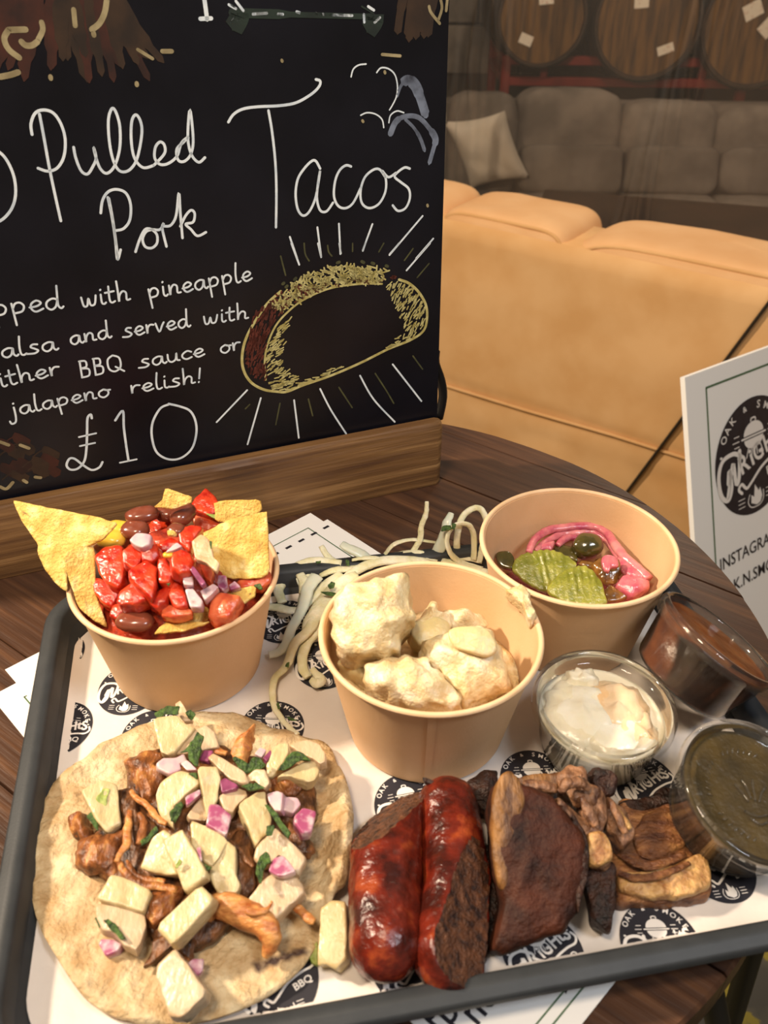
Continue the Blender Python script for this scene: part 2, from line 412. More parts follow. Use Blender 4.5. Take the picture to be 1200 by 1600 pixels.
# ================================================================== round table
TC = Vector((-.045, .424)); TR = .296
tb = thing('round_table', (TC.x, TC.y, 0), 'round dark wooden plank table with black metal legs carrying the food tray', 'table')
gd = Vector((cos(GR), sin(GR))); gn = Vector((-gd.y, gd.x))
oc = TC.dot(gn)
def plank(o0, o1, z0, z1, ch=.0012):
    O = []
    def at(o, s):
        d = o - oc; h = sqrt(max(TR * TR - d * d, 0)); return TC + gn * d + gd * (h * s)
    lo, hi = max(o0, oc - TR + 1e-4), min(o1, oc + TR - 1e-4)
    K = 10
    for k in range(K + 1): O.append(at(lo + (hi - lo) * k / K, 1))
    for k in range(K + 1): O.append(at(hi - (hi - lo) * k / K, -1))
    C = sum(O, Vector((0, 0))) / len(O); V = []; Fc = []; N = len(O)
    for (z, s) in ((z1, 1 - ch * 18), (z1 - .0018, 1.0), (z0, 1.0)):
        for p in O:
            q = C + (p - C) * s if s == 1 else p + (C - p).normalized() * .0018
            V.append((q.x, q.y, z))
    for j in range(2):
        for i in range(N): k = (i + 1) % N; Fc.append((j * N + i, (j + 1) * N + i, (j + 1) * N + k, j * N + k))
    Fc.append(tuple(range(N))); Fc.append(tuple(2 * N + i for i in range(N))[::-1]); return V, Fc
k = -8
j0 = .523
while j0 - .066 * (k + 1) > oc - TR:
    o1 = j0 - .066 * k; o0 = o1 - .066; k += 1
    if o0 > oc + TR - .002: continue
    build('plank', *plank(o0 + .0004, o1 - .0004, TZ - .024, TZ - .0004 * (k % 2)), 'table', tb, sharp=30)
build('edge_band', *lathe([(TR - .02, 0), (TR - .006, 0), (TR - .004, .003), (TR - .004, .019), (TR - .02, .019), (TR - .02, 0)], (TC.x, TC.y, TZ - .0435), n=96), 'table_side', tb, sharp=40)
def leg(p, q, r, name='leg'):
    return build(name, *tube([p, Vector(p).lerp(q, .5), q], r, 12), 'black', tb, sharp=50)
for a in (43, 133, 223):
    t = radians(a); p = Vector((TC.x + cos(t) * .235, TC.y + sin(t) * .235, TZ - .03)); q = Vector((TC.x + cos(t) * .29, TC.y + sin(t) * .29, 0))
    leg(p, q, .009)
def rod(pa, za, pb, r_):
    A = onz(pa[0], pa[1], za); rb = ray(*pb); B = CAM + rb * (hypot(A.x, A.y) / hypot(rb.x, rb.y)); D = (B - A); leg(A, A + D * (A.z / -D.z), r_)
rod((1110, 1540), TZ - .03, (1122, 1600), .006)
rod((1184, 1455), TZ - .03, (1141, 1600), .0055)
build('base_ring', *tube([Vector((TC.x + cos(2 * pi * i / 40) * .262, TC.y + sin(2 * pi * i / 40) * .262, .48)) for i in range(41)], .006, 8), 'black', tb)
# ================================================================== menus lying under the tray
MZ = TZ + .0006
def sheet(name, quad, z, label, lines=(), texts=()):
    root = thing(name, (quad[0][0], quad[0][1], z), label, 'menu')
    V = [(p[0], p[1], z) for p in quad] + [(p[0], p[1], z + .0004) for p in quad]
    build('paper', V, [(3, 2, 1, 0), (4, 5, 6, 7), (0, 1, 5, 4), (1, 2, 6, 5), (2, 3, 7, 6), (3, 0, 4, 7)], 'white_paper', root, smooth=False)
    if lines:
        g = G()
        for (a, b, wd) in lines: g.add(ribbon([Vector((*a, z + .0005)), Vector((*b, z + .0005))], wd, (0, 0, 1)))
        g.build('border_line', 'green_ink', root, smooth=False)
    if texts:
        g = G()
        for (s, p, ang, size) in texts:
            a = radians(ang); g.add(in_frame(text_vf(s, size, .01), (p[0], p[1], z + .00055), Vector((cos(a), sin(a), 0)), Vector((-sin(a), cos(a), 0))))
        g.build('printed_text', 'ink', root, smooth=False)
def xy(a, b, z=MZ): p = onz(a, b, z); return (p.x, p.y)
# sheet at the left, turned about 45 degrees: its top edge runs along the apex line behind the tray
A0 = Vector(xy(485, 802)); L0 = Vector(xy(8, 1047)); e = (L0 - A0).normalized(); pe = Vector((-e.y, e.x)) * 1
if pe.y > 0: pe = -pe
Lw = (L0 - A0).length
def rectq(a, e, w_, pe, h_): return [a, a + e * w_, a + e * w_ + pe * h_, a + pe * h_]
sheet('paper_menu', rectq(A0, e, Lw, pe, .15), MZ, 'white paper menu with green border sticking out left of and behind the tray',
      [(A0 + e * .014 + pe * .014, A0 + e * (Lw - .014) + pe * .014, .0009), (A0 + e * .014 + pe * .014, A0 + e * .014 + pe * .13, .0009),
       (A0 + e * (Lw - .014) + pe * .014, A0 + e * (Lw - .014) + pe * .13, .0009)],
      [('- - - - -', A0 + e * .055 + pe * .027, math.degrees(math.atan2(-e.y, -e.x)), .02)])
A1 = A0 + Vector((.0135, -.0075)); 
sheet('paper_menu', rectq(A1, e, Lw + .02, pe, .15), MZ - .0005, 'white paper menu lying a finger lower under the other, its edge just peeking out',
      [(A1 + e * (Lw + .006) + pe * .014, A1 + e * (Lw - .004) + pe * .014, .0009), (A1 + e * (Lw + .006) + pe * .014, A1 + e * (Lw + .006) + pe * .03, .0009)])
# sheet poking out in front of the tray
F0 = Vector(xy(968, 1526)); F1 = Vector(xy(908, 1602)); fe = (F1 - F0).normalized(); fo = Vector((fe.y, -fe.x)); fo = fo if fo.x < 0 else -fo
Q0 = F0 - fe * .05; 
sheet('paper_menu', rectq(Q0, fe, .13, fo, .2), MZ, 'white paper menu with two green lines and black print in front of the tray',
      [(Q0 + fo * .0085 - fe * -.004, Q0 + fo * .0085 + fe * .126, .0008), (Q0 + fo * .0135 + fe * .004, Q0 + fo * .0135 + fe * .126, .0008)],
      [('pulled', xy(668, 1602), 49, .017), ('potato', xy(702, 1606), 49, .017), ('no pickle', xy(745, 1606), 49, .017), ('£10', xy(882, 1555), 49, .014)])

# ================================================================== serving tray
TA = .1949; TO = Vector((.0143 - .0022, .3305 - .0004)); TW, TD = .4024, .3016
ex = Vector((cos(TA), sin(TA))); ey = Vector((-sin(TA), cos(TA)))
def rrect(w_, d_, r, n=10):
    out = []
    for (sx, sy, a0) in ((1, 1, 0), (-1, 1, 90), (-1, -1, 180), (1, -1, 270)):
        for k in range(n + 1):
            a = radians(a0 + 90 * k / n); out.append(((w_ / 2 - r) * sx + r * cos(a), (d_ / 2 - r) * sy + r * sin(a)))
    return out
T0 = TZ + .0022
prof = [(-.030, .0), (-.0215, .0), (-.014, .010), (-.006, .0165), (0, .0165), (0, .0195), (-.0015, .0212), (-.0035, .0212), (-.0045, .0222), (-.0095, .0222), (-.0115, .0205), (-.0138, .009), (-.0170, .0035), (-.030, .0028)]
V = []; Fc = []; NR = 44
for (o, z) in prof:
    rr = rrect(TW + 2 * o, TD + 2 * o, .034 + o * .8)
    NR = len(rr)
    for (a, b) in rr: q = TO + ex * a + ey * b; V.append((q.x, q.y, T0 + z))
for j in range(len(prof) - 1):
    for i in range(NR): k = (i + 1) % NR; Fc.append((j * NR + i, j * NR + k, (j + 1) * NR + k, (j + 1) * NR + i))
Fc.append(tuple((len(prof) - 1) * NR + i for i in range(NR))); Fc.append(tuple(range(NR))[::-1])
build('serving_tray', V, Fc, 'tray', label='dark grey plastic serving tray with raised rim carrying all the food', cat='tray', sharp=50)

# ------------------------------------------------------------------ printed paper in the tray
PZ = T0 + .0036
def paper_z(x, y):
    d = Vector((x, y)) - TO; a = d.dot(ex); b = d.dot(ey)
    ha = TW / 2 - .0165 - abs(a); hb = TD / 2 - .0165 - abs(b)
    m = min(ha, hb); z = PZ + .0006 + .0012 * abs(noise.noise(Vector((x * 17, y * 17, 2)))) + .0004 * noise.noise(Vector((x * 60, y * 60, 5)))
    if m < .003: z += (.003 - m) * .9
    return z
NX, NY = 84, 64; V = []; Fc = []
PW, PD = TW / 2 - .0165, TD / 2 - .0165
def sqd(a, b):   # soften the corners
    r = .028; cx = max(abs(a) - (PW - r), 0); cy = max(abs(b) - (PD - r), 0); l = hypot(cx, cy)
    if cx > 0 and cy > 0 and l > r: k = r / l; return math.copysign(PW - r + cx * k, a), math.copysign(PD - r + cy * k, b)
    return a, b
for i in range(NX + 1):
    for j in range(NY + 1):
        a, b = sqd((2 * i / NX - 1) * PW, (2 * j / NY - 1) * PD)
        q = TO + ex * a + ey * b; V.append((q.x, q.y, paper_z(q.x, q.y)))
for i in range(NX):
    for j in range(NY):
        a = i * (NY + 1) + j; Fc.append((a, a + NY + 1, a + NY + 2, a + 1))
pp = thing('tray_paper', (TO.x, TO.y, PZ), 'white greaseproof paper printed with round black badges, lining the tray', 'paper liner')
build('liner_sheet', V, Fc, 'paper', pp)
# ------------------------------------------------------------------ the badge (in its own 2-D frame, about 2 units wide)
def badge():
    """returns [(verts2d, faces, layer)] : layer 0 black disc, layer 1 white marks"""
    out = []
    n = 56; dv = []; df = []; K = 9
    for j in range(K + 1):
        for i in range(n):
            t = 2 * pi * i / n; dv.append((cos(t) * max(j / K, .002), sin(t) * 1.13 * max(j / K, .002), 0))
    for j in range(K):
        for i in range(n): k = (i + 1) % n; df.append((j * n + i, (j + 1) * n + i, (j + 1) * n + k, j * n + k))
    out.append((dv, df, 0))
    def put(vf, off, rot=0, sx=1, sy=1):
        v, f = vf; ca, sa = cos(rot), sin(rot)
        out.append(([((p[0] * sx) * ca - (p[1] * sy) * sa + off[0], (p[0] * sx) * sa + (p[1] * sy) * ca + off[1], 0) for p in v], f, 1))
    def st(pts, wd, sm=5):
        P = smooth_open([Vector((a, b, 0)) for a, b in pts], sm) if sm else [Vector((a, b, 0)) for a, b in pts]
        v, f = ribbon(P, wd, (0, 0, 1)); out.append((v, f, 1))
    for i, ch in enumerate('OAK & SMOKE'):
        if ch == ' ': continue
        a = 152 - i * 12.2 + (0 if ch != '&' else 0); t = radians(a)
        put(text_vf(ch, .2 if ch != '&' else .15, .012), (.80 * cos(t) - .06 * sin(t), .90 * sin(t) + .02 - .06 * 0), t - pi / 2)
    for a in (166, 17): t = radians(a); st([(.86 * cos(t), .96 * sin(t)), (.88 * cos(t), .98 * sin(t))], .045, 0)
    # kettle grill
    def half(cx, cy, rx, ry, a0, a1):
        v = [(cx, cy, 0)] + [(cx + rx * cos(radians(a0 + (a1 - a0) * k / 12)), cy + ry * sin(radians(a0 + (a1 - a0) * k / 12)), 0) for k in range(13)]
        out.append((v, [(0, k + 1, k + 2) for k in range(12)], 1))
    half(.0, .44, .26, .24, 0, 180); half(0, .36, .25, .2, 180, 360)
    st([(-.31, .40), (.31, .40)], .035, 0)
    st([(-.06, .69), (-.05, .74), (.05, .74), (.06, .69)], .03, 2)
    for x in (-.15, -.05, .06, .17): st([(x, .19), (x * 1.4, .02)], .022, 0)
    for y, l in ((.5, .12), (.4, .16), (.3, .12)):
        st([(-.38, y), (-.38 - l, y)], .018, 0); st([(.38, y), (.38 + l, y)], .018, 0)
    # big lettering climbing to the right
    st([(-.36, .12), (-.55, .22), (-.82, .16), (-.93, -.12), (-.88, -.48), (-.72, -.62), (-.62, -.40), (-.66, -.06), (-.70, -.3)], .085)
    st([(-.72, -.56), (-.60, -.1), (-.55, .02), (-.50, -.38), (-.42, -.28), (-.38, .22)], .085, 3)
    up = radians(17)
    for ch, x, y, s, sx in (('R', -.36, -.26, .52, .78), ('i', -.08, -.17, .5, .9), ('G', .02, -.14, .5, .72), ('H', .30, -.04, .5, .78), ('t', .56, .05, .5, 1), ('S', .70, .04, .52, .8)):
        put(text_vf(ch, s, .025), (x, y), up, sx, 1)
    st([(-.36, -.62), (-.44, -.52), (-.36, -.44), (-.24, -.56), (-.12, -.50), (.2, -.26), (.6, -.12), (.86, -.08), (.96, .06), (.90, .2)], .06)
    put(text_vf('BBQ', .25, .02), (.32, -.50), radians(12))
    # flame
    v = [(.02, -.98, 0), (-.13, -.9, 0), (-.12, -.74, 0), (-.05, -.80, 0), (-.02, -.56, 0), (.08, -.72, 0), (.12, -.66, 0), (.17, -.84, 0), (.12, -.95, 0)]
    out.append((v, [(0, 2, 1), (0, 3, 2), (0, 4, 3), (0, 5, 4), (0, 6, 5), (0, 7, 6), (0, 8, 7)], 1))
    st([(-.16, -.72), (-.21, -.86), (-.12, -.99), (.1, -1.0), (.2, -.9), (.2, -.74)], .02)
    for y in (-.74, -.82, -.9): st([(-.3, y), (-.46, y)], .016, 0); st([(.28, y), (.44, y)], .016, 0)
    return out
BADGE = badge()
def place_badge(g, fn, scale, cx, cy, rot, keep=None, sx=1):
    ca, sa = cos(rot), sin(rot)
    for v, f, layer in BADGE:
        V = []
        for p in v:
            a = (p[0] * ca - p[1] * sa) * scale * sx + cx; b = (p[0] * sa + p[1] * ca) * scale + cy
            V.append(fn(a, b, .00025 if layer == 0 else .0004))
        # keep every face looking up
        F2 = []
        for t in f:
            if keep is None or all(keep(V[i]) for i in t): F2.append(t)
        g.add((V, F2), layer)
g = G()
def on_sheet(v):                             # the print ends where the sheet ends
    d = Vector((v[0], v[1])) - TO; return abs(d.dot(ex)) < PW - .001 and abs(d.dot(ey)) < PD - .001
def onpaper(a, b, l): return Vector((a, b, paper_z(a, b) + l))
for (a, b, rot) in ((92, 1141, -6), (203, 1078, 0), (240, 1155, 12), (425, 1140, 0), (442, 972, 0), (506, 1040, 8), (548, 900, 8), (98, 1290, 6),
                    (432, 1528, 22), (632, 1500, 22), (835, 1222, 4), (1006, 1228, 14), (848, 1490, 22), (1032, 1478, 2), (1118, 1352, 10), (640, 1262, 14), (84, 1024, -8)):
    p = onz(a, b, PZ)
    place_badge(g, onpaper, .0182, p.x, p.y, radians(rot), on_sheet)
g.build('printed_badges', ['ink', 'ink_w'], pp, smooth=False)

# ================================================================== chalk board in its wooden foot
a0 = onz(690, 755, TZ); b0 = onz(0, 905, TZ); bd = (a0 - b0).normalized(); bn = Vector((-bd.y, bd.x, 0)); BW = .425
sg = thing('menu_board', (a0.x - bd.x * BW / 2, a0.y - bd.y * BW / 2, TZ), 'black chalk menu board lettered Pulled Pork Tacos in a wooden foot', 'sign')
BH = .0565
def foot():
    V = []; Fc = []
    pr = [(0.0, 0.0), (0.0, BH - .004), (.003, BH), (.010, BH), (.010, BH - .02), (.0145, BH - .02), (.0145, BH), (.034, BH), (.038, BH - .004), (.038, 0)]
    K = 30; n = len(pr)
    xs = [0, .0015, .005] + [.005 + (BW - .01) * k / K for k in range(1, K)] + [BW - .005, BW - .0015, BW]
    for x in xs:
        ins = .004 * (1 - min(1, min(x, BW - x) / .005)) ** 2
        for (d, z) in pr:
            dd = d + ins * (1 if d < .019 else -1) * (1 if d in (0.0, .003, .034, .038) else 0)
            wob = .0012 * noise.noise(Vector((x * 9, z * 20, d * 9))) if d == 0 else 0
            p = a0 - bd * x + bn * (dd + wob); V.append((p.x, p.y, TZ + z - (ins * .6 if z > .03 else 0)))
    for i in range(len(xs) - 1):
        for k in range(n): l = (k + 1) % n; Fc.append((i * n + k, i * n + l, (i + 1) * n + l, (i + 1) * n + k))
    Fc.append(tuple(range(n))[::-1]); Fc.append(tuple((len(xs) - 1) * n + k for k in range(n)))
    return V, Fc
build('wooden_foot', *foot(), 'basewood', sg, sharp=40)
LE = radians(2.6); bup = bn * sin(LE) + Vector((0, 0, cos(LE))); bnn = bd.cross(bup); bnn = -bnn if bnn.y > 0 else bnn   # faces the camera
bo = a0 + bn * .0118 + Vector((0, 0, BH - .0185)) - bd * .001
BHt = .40; BWt = .421
V = []
for (u_, v_, d_) in ((0, 0, 0), (-BWt, 0, 0), (-BWt, BHt, 0), (0, BHt, 0)):
    V.append(bo + bd * u_ + bup * v_)
V += [p - bnn * .003 for p in V]
build('board_panel', V, [(0, 1, 2, 3), (7, 6, 5, 4), (0, 4, 5, 1), (1, 5, 6, 2), (2, 6, 7, 3), (3, 7, 4, 0)], 'board', sg, smooth=False)
# rounded dark stop behind the board's right end
build('rear_stop', *tube(smooth_open([bo - bd * .012 - bnn * .006 + bup * t + bd * (.012 + .0075 * sin(pi * min(1, t / .06))) for t in (.012, .03, .045, .06, .07)], 3), .0035, 8), 'black', sg)
def onb(p, lift=.00025): return onpl(p[0], p[1], bo, bnn) + bnn * lift
def each(name, mt, items, lift=.0003):
    for key, s, wd in items:
        gg = G(); mstroke(gg, key, s, wd, lift); gg.build(name, mt, sg, smooth=False)
def mstroke(g, key, s, wd, lift=.0003, sm=6):
    P = px(key, s); P3 = [onb(p, 0) for p in P]
    P3 = smooth_open(P3, sm) if sm and len(P3) > 2 else P3
    g.add(ribbon(P3, wd, bnn, lift))
W1 = .0016
g = G()
for s in ('150,630 145,580 165,530 205,515 250,530 285,580 305,650 300,730 270,785 225,802 178,788', '185,535 205,640 230,780 255,900 285,1035'):
    mstroke(g, 'b1', s, W1)
for s in ('345,690 355,740 380,800 410,815 435,780 450,740 438,690 450,740 470,790 500,812 535,780 560,700 562,600 545,530 525,508 508,560 512,660 530,750 560,800 600,800 635,760 655,690 665,610 655,560 635,538 617,570 615,660 630,740 670,785 720,775',
          '720,775 770,720 770,680 750,665 728,690 725,740 750,770 790,765 830,730 850,670 885,640 860,665 828,700 835,750 865,755 895,720 905,650 890,515 880,640 895,720 930,760 960,738'):
    mstroke(g, 'b1', s, W1)
g.build('lettering_pulled', 'chalk', sg, smooth=False)
g = G()
for s in ('472,998 480,940 505,900 545,887 590,905 612,960 608,1030 580,1070 545,1080', '505,925 525,1020 540,1120 550,1215 565,1170', '510,930 530,1040 545,1150 552,1215',
          '635,1180 655,1120 680,1075 710,1075 735,1100 735,1140 710,1162 680,1155 668,1120 685,1085 715,1075', '715,1075 750,1075 768,1045 760,1070 780,1155', '768,1060 800,1055 825,1010 838,905 845,1000 855,1115',
          '845,1060 870,1010 895,985 912,1000 905,1040 870,1050 895,1075 925,1105 965,1088'):
    mstroke(g, 'b1', s, W1)
g.build('lettering_pork', 'chalk', sg, smooth=False)
g = G()
for s in ('110,572 135,535 180,510 250,500 350,495 430,480 500,440 535,405 540,380 520,372', '298,518 315,620 330,760 335,900 333,1065',
          '540,790 520,755 500,755 465,790 435,840 425,910 435,980 460,1010 490,990 520,920 540,800 530,860 525,930 540,985 570,990 600,950', '685,780 660,775 630,800 610,850 605,920 625,965 660,975 695,950 730,880',
          '845,830 820,795 790,795 750,830 730,890 735,950 770,975 815,955 845,900 848,840 830,800 860,830 895,810', '960,790 935,785 900,810 890,830 920,855 955,885 960,930 940,975 905,988 880,962'):
    mstroke(g, 'b2', s, W1)
g.build('lettering_tacos', 'chalk', sg, smooth=False)
g = G()
mstroke(g, 'b1', '-60,690 0,715 40,765 68,840 72,920 50,985 0,1035 -70,1050', W1)
g.build('lettering_bracket', 'chalk', sg, smooth=False); g = G()
mstroke(g, 'b1', '958,0 965,50 970,90', .0024); mstroke(g, 'b1', '938,88 990,86', .0022)
g.build('lettering_fragment', 'chalk', sg, smooth=False)
g = G()
for s in ('430,820 425,802 410,820 408,880 405,960 395,1020 365,1055 330,1060 312,1040 325,1010 350,1010 390,1040 430,1062 465,1050 480,1025', '370,908 450,890', '375,950 445,935',
          '540,830 575,785 580,860 590,940 602,1018', '562,1028 640,1012', '790,755 750,775 715,840 712,910 735,980 790,1012 850,1005 900,960 920,890 915,830 890,785 845,765 790,752'):
    mstroke(g, 'b3', s, W1 if len(s) > 30 else .0013)
g.build('lettering_price', 'chalk', sg, smooth=False)
# small handwriting: single-stroke letters, x to the right, x-height 1
GL = {
 'a': (1.0, ['.8,.9 .5,1 .15,.75 .1,.3 .35,0 .65,.25 .8,.9 .8,.3 .95,.02 1.1,.15']), 'c': (.8, ['.8,.8 .5,1 .15,.7 .12,.3 .4,0 .8,.15']),
 'd': (1.0, ['.8,.85 .5,1 .15,.75 .1,.3 .35,0 .65,.25 .8,.9', '.85,2.1 .8,.9 .8,.3 .95,.02 1.1,.15']), 'e': (.85, ['.05,.45 .5,.5 .75,.75 .5,1 .18,.75 .15,.3 .4,0 .85,.2']),
 'h': (.95, ['.1,2.1 .12,1 .12,0 .2,.6 .45,1 .7,.8 .7,.1 .95,.1']), 'i': (.4, ['.15,1 .15,.2 .3,0 .45,.12', '.15,1.45 .18,1.5']),
 'j': (.5, ['.3,1 .3,0 .2,-.8 -.1,-.95 -.2,-.6', '.3,1.45 .33,1.5']), 'l': (.45, ['.2,2.1 .12,1 .15,.2 .3,0 .5,.12']), 'n': (.95, ['.1,1 .12,0 .2,.6 .45,1 .7,.8 .7,.15 .95,.1']),
 'o': (.95, ['.5,1 .15,.75 .12,.3 .45,0 .8,.3 .8,.75 .5,1 .7,.85 1,.8']), 'p': (.95, ['.1,1 .15,0 .2,-1', '.12,.5 .3,.95 .6,1 .8,.65 .65,.2 .2,.1']),
 'r': (.7, ['.1,1 .12,0 .18,.6 .4,.95 .7,.9']), 's': (.8, ['.7,.95 .4,1 .25,.75 .5,.5 .7,.25 .45,0 -.05,.05']), 't': (.65, ['.25,1.7 .22,.4 .35,.02 .6,.12', '-.05,1.1 .6,1.15']),
 'u': (.95, ['.1,1 .12,.3 .35,0 .65,.25 .75,1 .75,.2 .95,.05']), 'v': (.8, ['.05,1 .3,0 .6,.7 .75,1']), 'w': (1.2, ['.05,1 .15,.1 .4,.1 .55,.8 .65,.1 .95,.15 1.1,1']),
 'B': (1.0, ['.15,1.8 .12,0', '.1,1.8 .6,1.7 .6,1.1 .15,1 .75,.8 .7,.1 .1,0']), 'Q': (1.35, ['.6,1.8 .15,1.4 .15,.4 .6,0 1.1,.4 1.1,1.4 .6,1.8', '.7,.5 1.35,-.15']), '!': (.4, ['.3,1.8 .2,.5', '.15,.02 .17,.08'])}
def word(g, s, p0, p1, xh):
    A, B = onb(p0, 0), onb(p1, 0); ux = (B - A).normalized(); uy = (bup - ux * bup.dot(ux)).normalized()
    tot = sum(GL[c][0] + .12 for c in s); k = (B - A).length / tot; x = 0; h = xh
    for c in s:
        wd, ss = GL[c]
        for q in ss:
            P = [tuple(map(float, t.split(','))) for t in q.split()]
            pts = [A + ux * ((x + a + b * .04) * k) + uy * (b * h) for a, b in P]
            g.add(ribbon(smooth_open(pts, 5) if len(pts) > 2 else pts, .00125, bnn, .0003))
        x += wd + .12
for nm, ws in (('first', [('topped', (-60, 502), (100, 481), .0068), ('with', (128, 480), (206, 468), .0062), ('pineapple', (232, 467), (396, 437), .0062)]),
           ('second', [('salsa', (-20, 563), (92, 546), .0058), ('and', (110, 539), (175, 527), .0056), ('served', (193, 527), (298, 510), .0058), ('with', (318, 507), (390, 497), .0054)]),
           ('third', [('either', (-22, 610), (97, 584), .0058), ('BBQ', (126, 590), (196, 577), .0062), ('sauce', (218, 575), (322, 555), .0056), ('or', (344, 553), (378, 545), .0056)]),
           ('fourth', [('jalapeno', (18, 650), (175, 618), .0056), ('relish!', (204, 615), (318, 596), .0056)])):
    g = G()
    for (s, p0, p1, xh) in ws: word(g, s, p0, p1, xh)
    g.build('handwritten_line', 'chalk', sg, smooth=False)
# rays round the taco drawing
L_ = []
for s in ('375,0 412,100', '500,0 515,65', '600,0 607,48', '722,0 710,35', '880,0 835,52', '1025,0 915,127', '168,688 25,838', '232,725 170,942', '388,735 410,912', '510,682 560,780 632,892', '697,620 760,730 860,837', '850,567 985,740'): L_.append(('b4', s, .0013))
for s in ('398,1110 432,1210', '527,1065 545,1205', '628,1048 635,1190', '785,1050 740,1172', '1020,1012 865,1195', '1070,1118 990,1210'): L_.append(('b2', s, .0013))
each('white_ray', 'chalk', L_); L_ = []
for s in ('435,0 440,50 458,82', '545,10 550,40 565,60', '662,0 662,38', '808,0 785,40', '945,25 905,80', '1020,95 965,160', '325,60 348,150', '180,755 160,775', '322,750 302,850', '455,730 475,808', '598,675 660,770', '768,610 820,690 855,750', '945,528 990,590'): L_.append(('b4', s, .0011))
each('olive_ray', 'chalk_g', L_)
# taco drawing
outer = px('b4', '325,225 265,280 215,350 165,440 145,520 150,590 185,650 245,685 310,695 355,695 430,665 560,620 700,560 830,495 940,450 1000,400 1010,310 980,240 930,190 880,170')
inner = px('b4', '255,640 250,560 262,480 300,390 360,320 440,260 560,210 700,190 800,190')
g = G()
O3 = smooth_open([onb(p, 0) for p in outer], 6); I3 = smooth_open([onb(p, 0) for p in inner], 6)
g.add(ribbon(O3, .0019, bnn, .0003)); g.add(ribbon(I3, .0014, bnn, .0003))
rng = random.Random(3)
def hatch(poly, n, wd, mat_g, ang=None, ln=18):
    P = px('b4', poly); xs = [p[0] for p in P]; ys = [p[1] for p in P]; c = 0
    while c < n:
        x, y = rng.uniform(min(xs), max(xs)), rng.uniform(min(ys), max(ys)); ins = False; j = len(P) - 1
        for i in range(len(P)):
            if (P[i][1] > y) != (P[j][1] > y) and x < (P[j][0] - P[i][0]) * (y - P[i][1]) / (P[j][1] - P[i][1]) + P[i][0]: ins = not ins
            j = i
        if not ins: continue
        c += 1; a = (ang if ang is not None else rng.uniform(0, 180)) + rng.uniform(-15, 15); a = radians(a); l = ln / 3 * rng.uniform(.5, 1)
        q0, q1 = onb((x - cos(a) * l / 2, y + sin(a) * l / 2), 0), onb((x + cos(a) * l / 2, y - sin(a) * l / 2), 0)
        mat_g.add(ribbon([q0, q1], wd, bnn, .00035))
hatch('820,190 880,175 930,195 980,245 1005,310 995,390 940,445 900,450 905,400 880,310 850,270', 150, .0009, g, 60, 30)
hatch('262,640 255,540 280,460 330,370 385,340 340,420 345,470 320,530 370,610 290,600', 75, .0009, g, 40, 34)
hatch('265,640 300,590 380,620 470,640 580,570 610,585 440,660 350,690 290,680', 75, .0009, g, 15, 34)
hatch('820,480 890,430 950,440 830,492', 18, .0009, g, 20, 26)
hatch('290,290 340,220 440,150 560,110 700,100 830,125 800,185 640,190 520,215 400,280 330,320', 330, .0011, g, None, 34)
g.build('taco_drawing', 'chalk_y', sg, smooth=False)
g = G()
hatch('200,330 265,290 340,315 270,400 250,520 262,640 200,620 160,560 170,470', 170, .0011, g, 70, 36)
hatch('290,250 400,200 520,190 640,160 830,160 870,130 870,170 700,190 520,215 380,285 320,320 270,300', 70, .0012, g, None, 24)
g.build('taco_filling_drawing', 'chalk_brown', sg, smooth=False)
g = G()
for s in ('590,92 600,88', '705,85 715,90', '752,92 762,96', '818,105 826,108', '335,190 340,186', '350,205 355,200', '390,170 396,164', '435,155 441,152'): mstroke(g, 'b4', s, .0022)
g.build('green_dots', 'chalk_g', sg, smooth=False)
# arrow along the top
g = G()
mstroke(g, 'b2', '130,60 400,68 780,78', [.005, .003, .0036]); mstroke(g, 'b2', '735,30 800,80 760,150', [.001, .011, .001]); mstroke(g, 'b2', '120,20 165,65 130,140', [.001, .011, .001])
g.build('green_arrow', 'chalk_green', sg, smooth=False)
g = G()
for s in ('112,22 145,40', '145,5 180,50', '150,70 125,105', '175,65 155,92', '225,66 290,62', '342,66 365,67', '430,55 445,60', '520,64 600,70 690,73', '765,30 792,48', '745,68 747,104', '820,82 795,105', '685,360 695,325 720,305 755,300', '805,340 825,318 860,322 890,350 902,400 898,450 880,490 865,515', '730,540 760,528 800,535 830,560 838,598', '862,575 870,540 900,520 932,528'):
    each('chalk_mark', 'chalk', [('b2', s, .0009 if s[:3] in ('685', '805', '730', '862') else .0015)])
g = G()
mstroke(g, 'b2', '900,450 920,400 950,375 985,400 1010,460 1035,540', [.002, .006, .007, .006, .004]); mstroke(g, 'b2', '870,625 895,570 940,545 1000,550 1050,600 1080,650 1070,700 1050,770', [.004, .003, .003, .0045, .003, .001])
mstroke(g, 'b2', '940,560 980,600 1010,650 1030,708', [.002, .0025, .0015])
g.build('smoke_swirl_drawing', 'chalk_grey', sg, smooth=False)
# brushwork top left, bottom left and top right of the board
r2 = random.Random(5)
for i in range(34):
    x0 = r2.uniform(-40, 560); sp = (x0 - 250) / 260; x1 = x0 + sp * r2.uniform(60, 220); y1 = r2.uniform(250, 390)
    P = [onb((x0 / 3, -12), 0), onb(((x0 * .6 + x1 * .4) / 3, y1 * .45 / 3), 0), onb((x1 / 3, y1 / 3), 0)]
    g = G(); g.add(ribbon(smooth_open(P, 6), [.006, .008, .007, .004, .001], bnn, .0002 + i * .000004))
    g.build('brush_stroke', 'chalk_rust' if (x0 < 260 or r2.random() < .25) else 'chalk_dark', sg, smooth=False)
for i in range(14):
    x = r2.uniform(-30, 210); y = 1000 + r2.uniform(-110, 90); each('brush_stroke', 'chalk_dark' if i % 2 else 'chalk_rust', [('b3', f'{x-50},{y+20} {x},{y-10} {x+70},{y+25}', [.001, .007, .001])], .0002 + i * .000004)
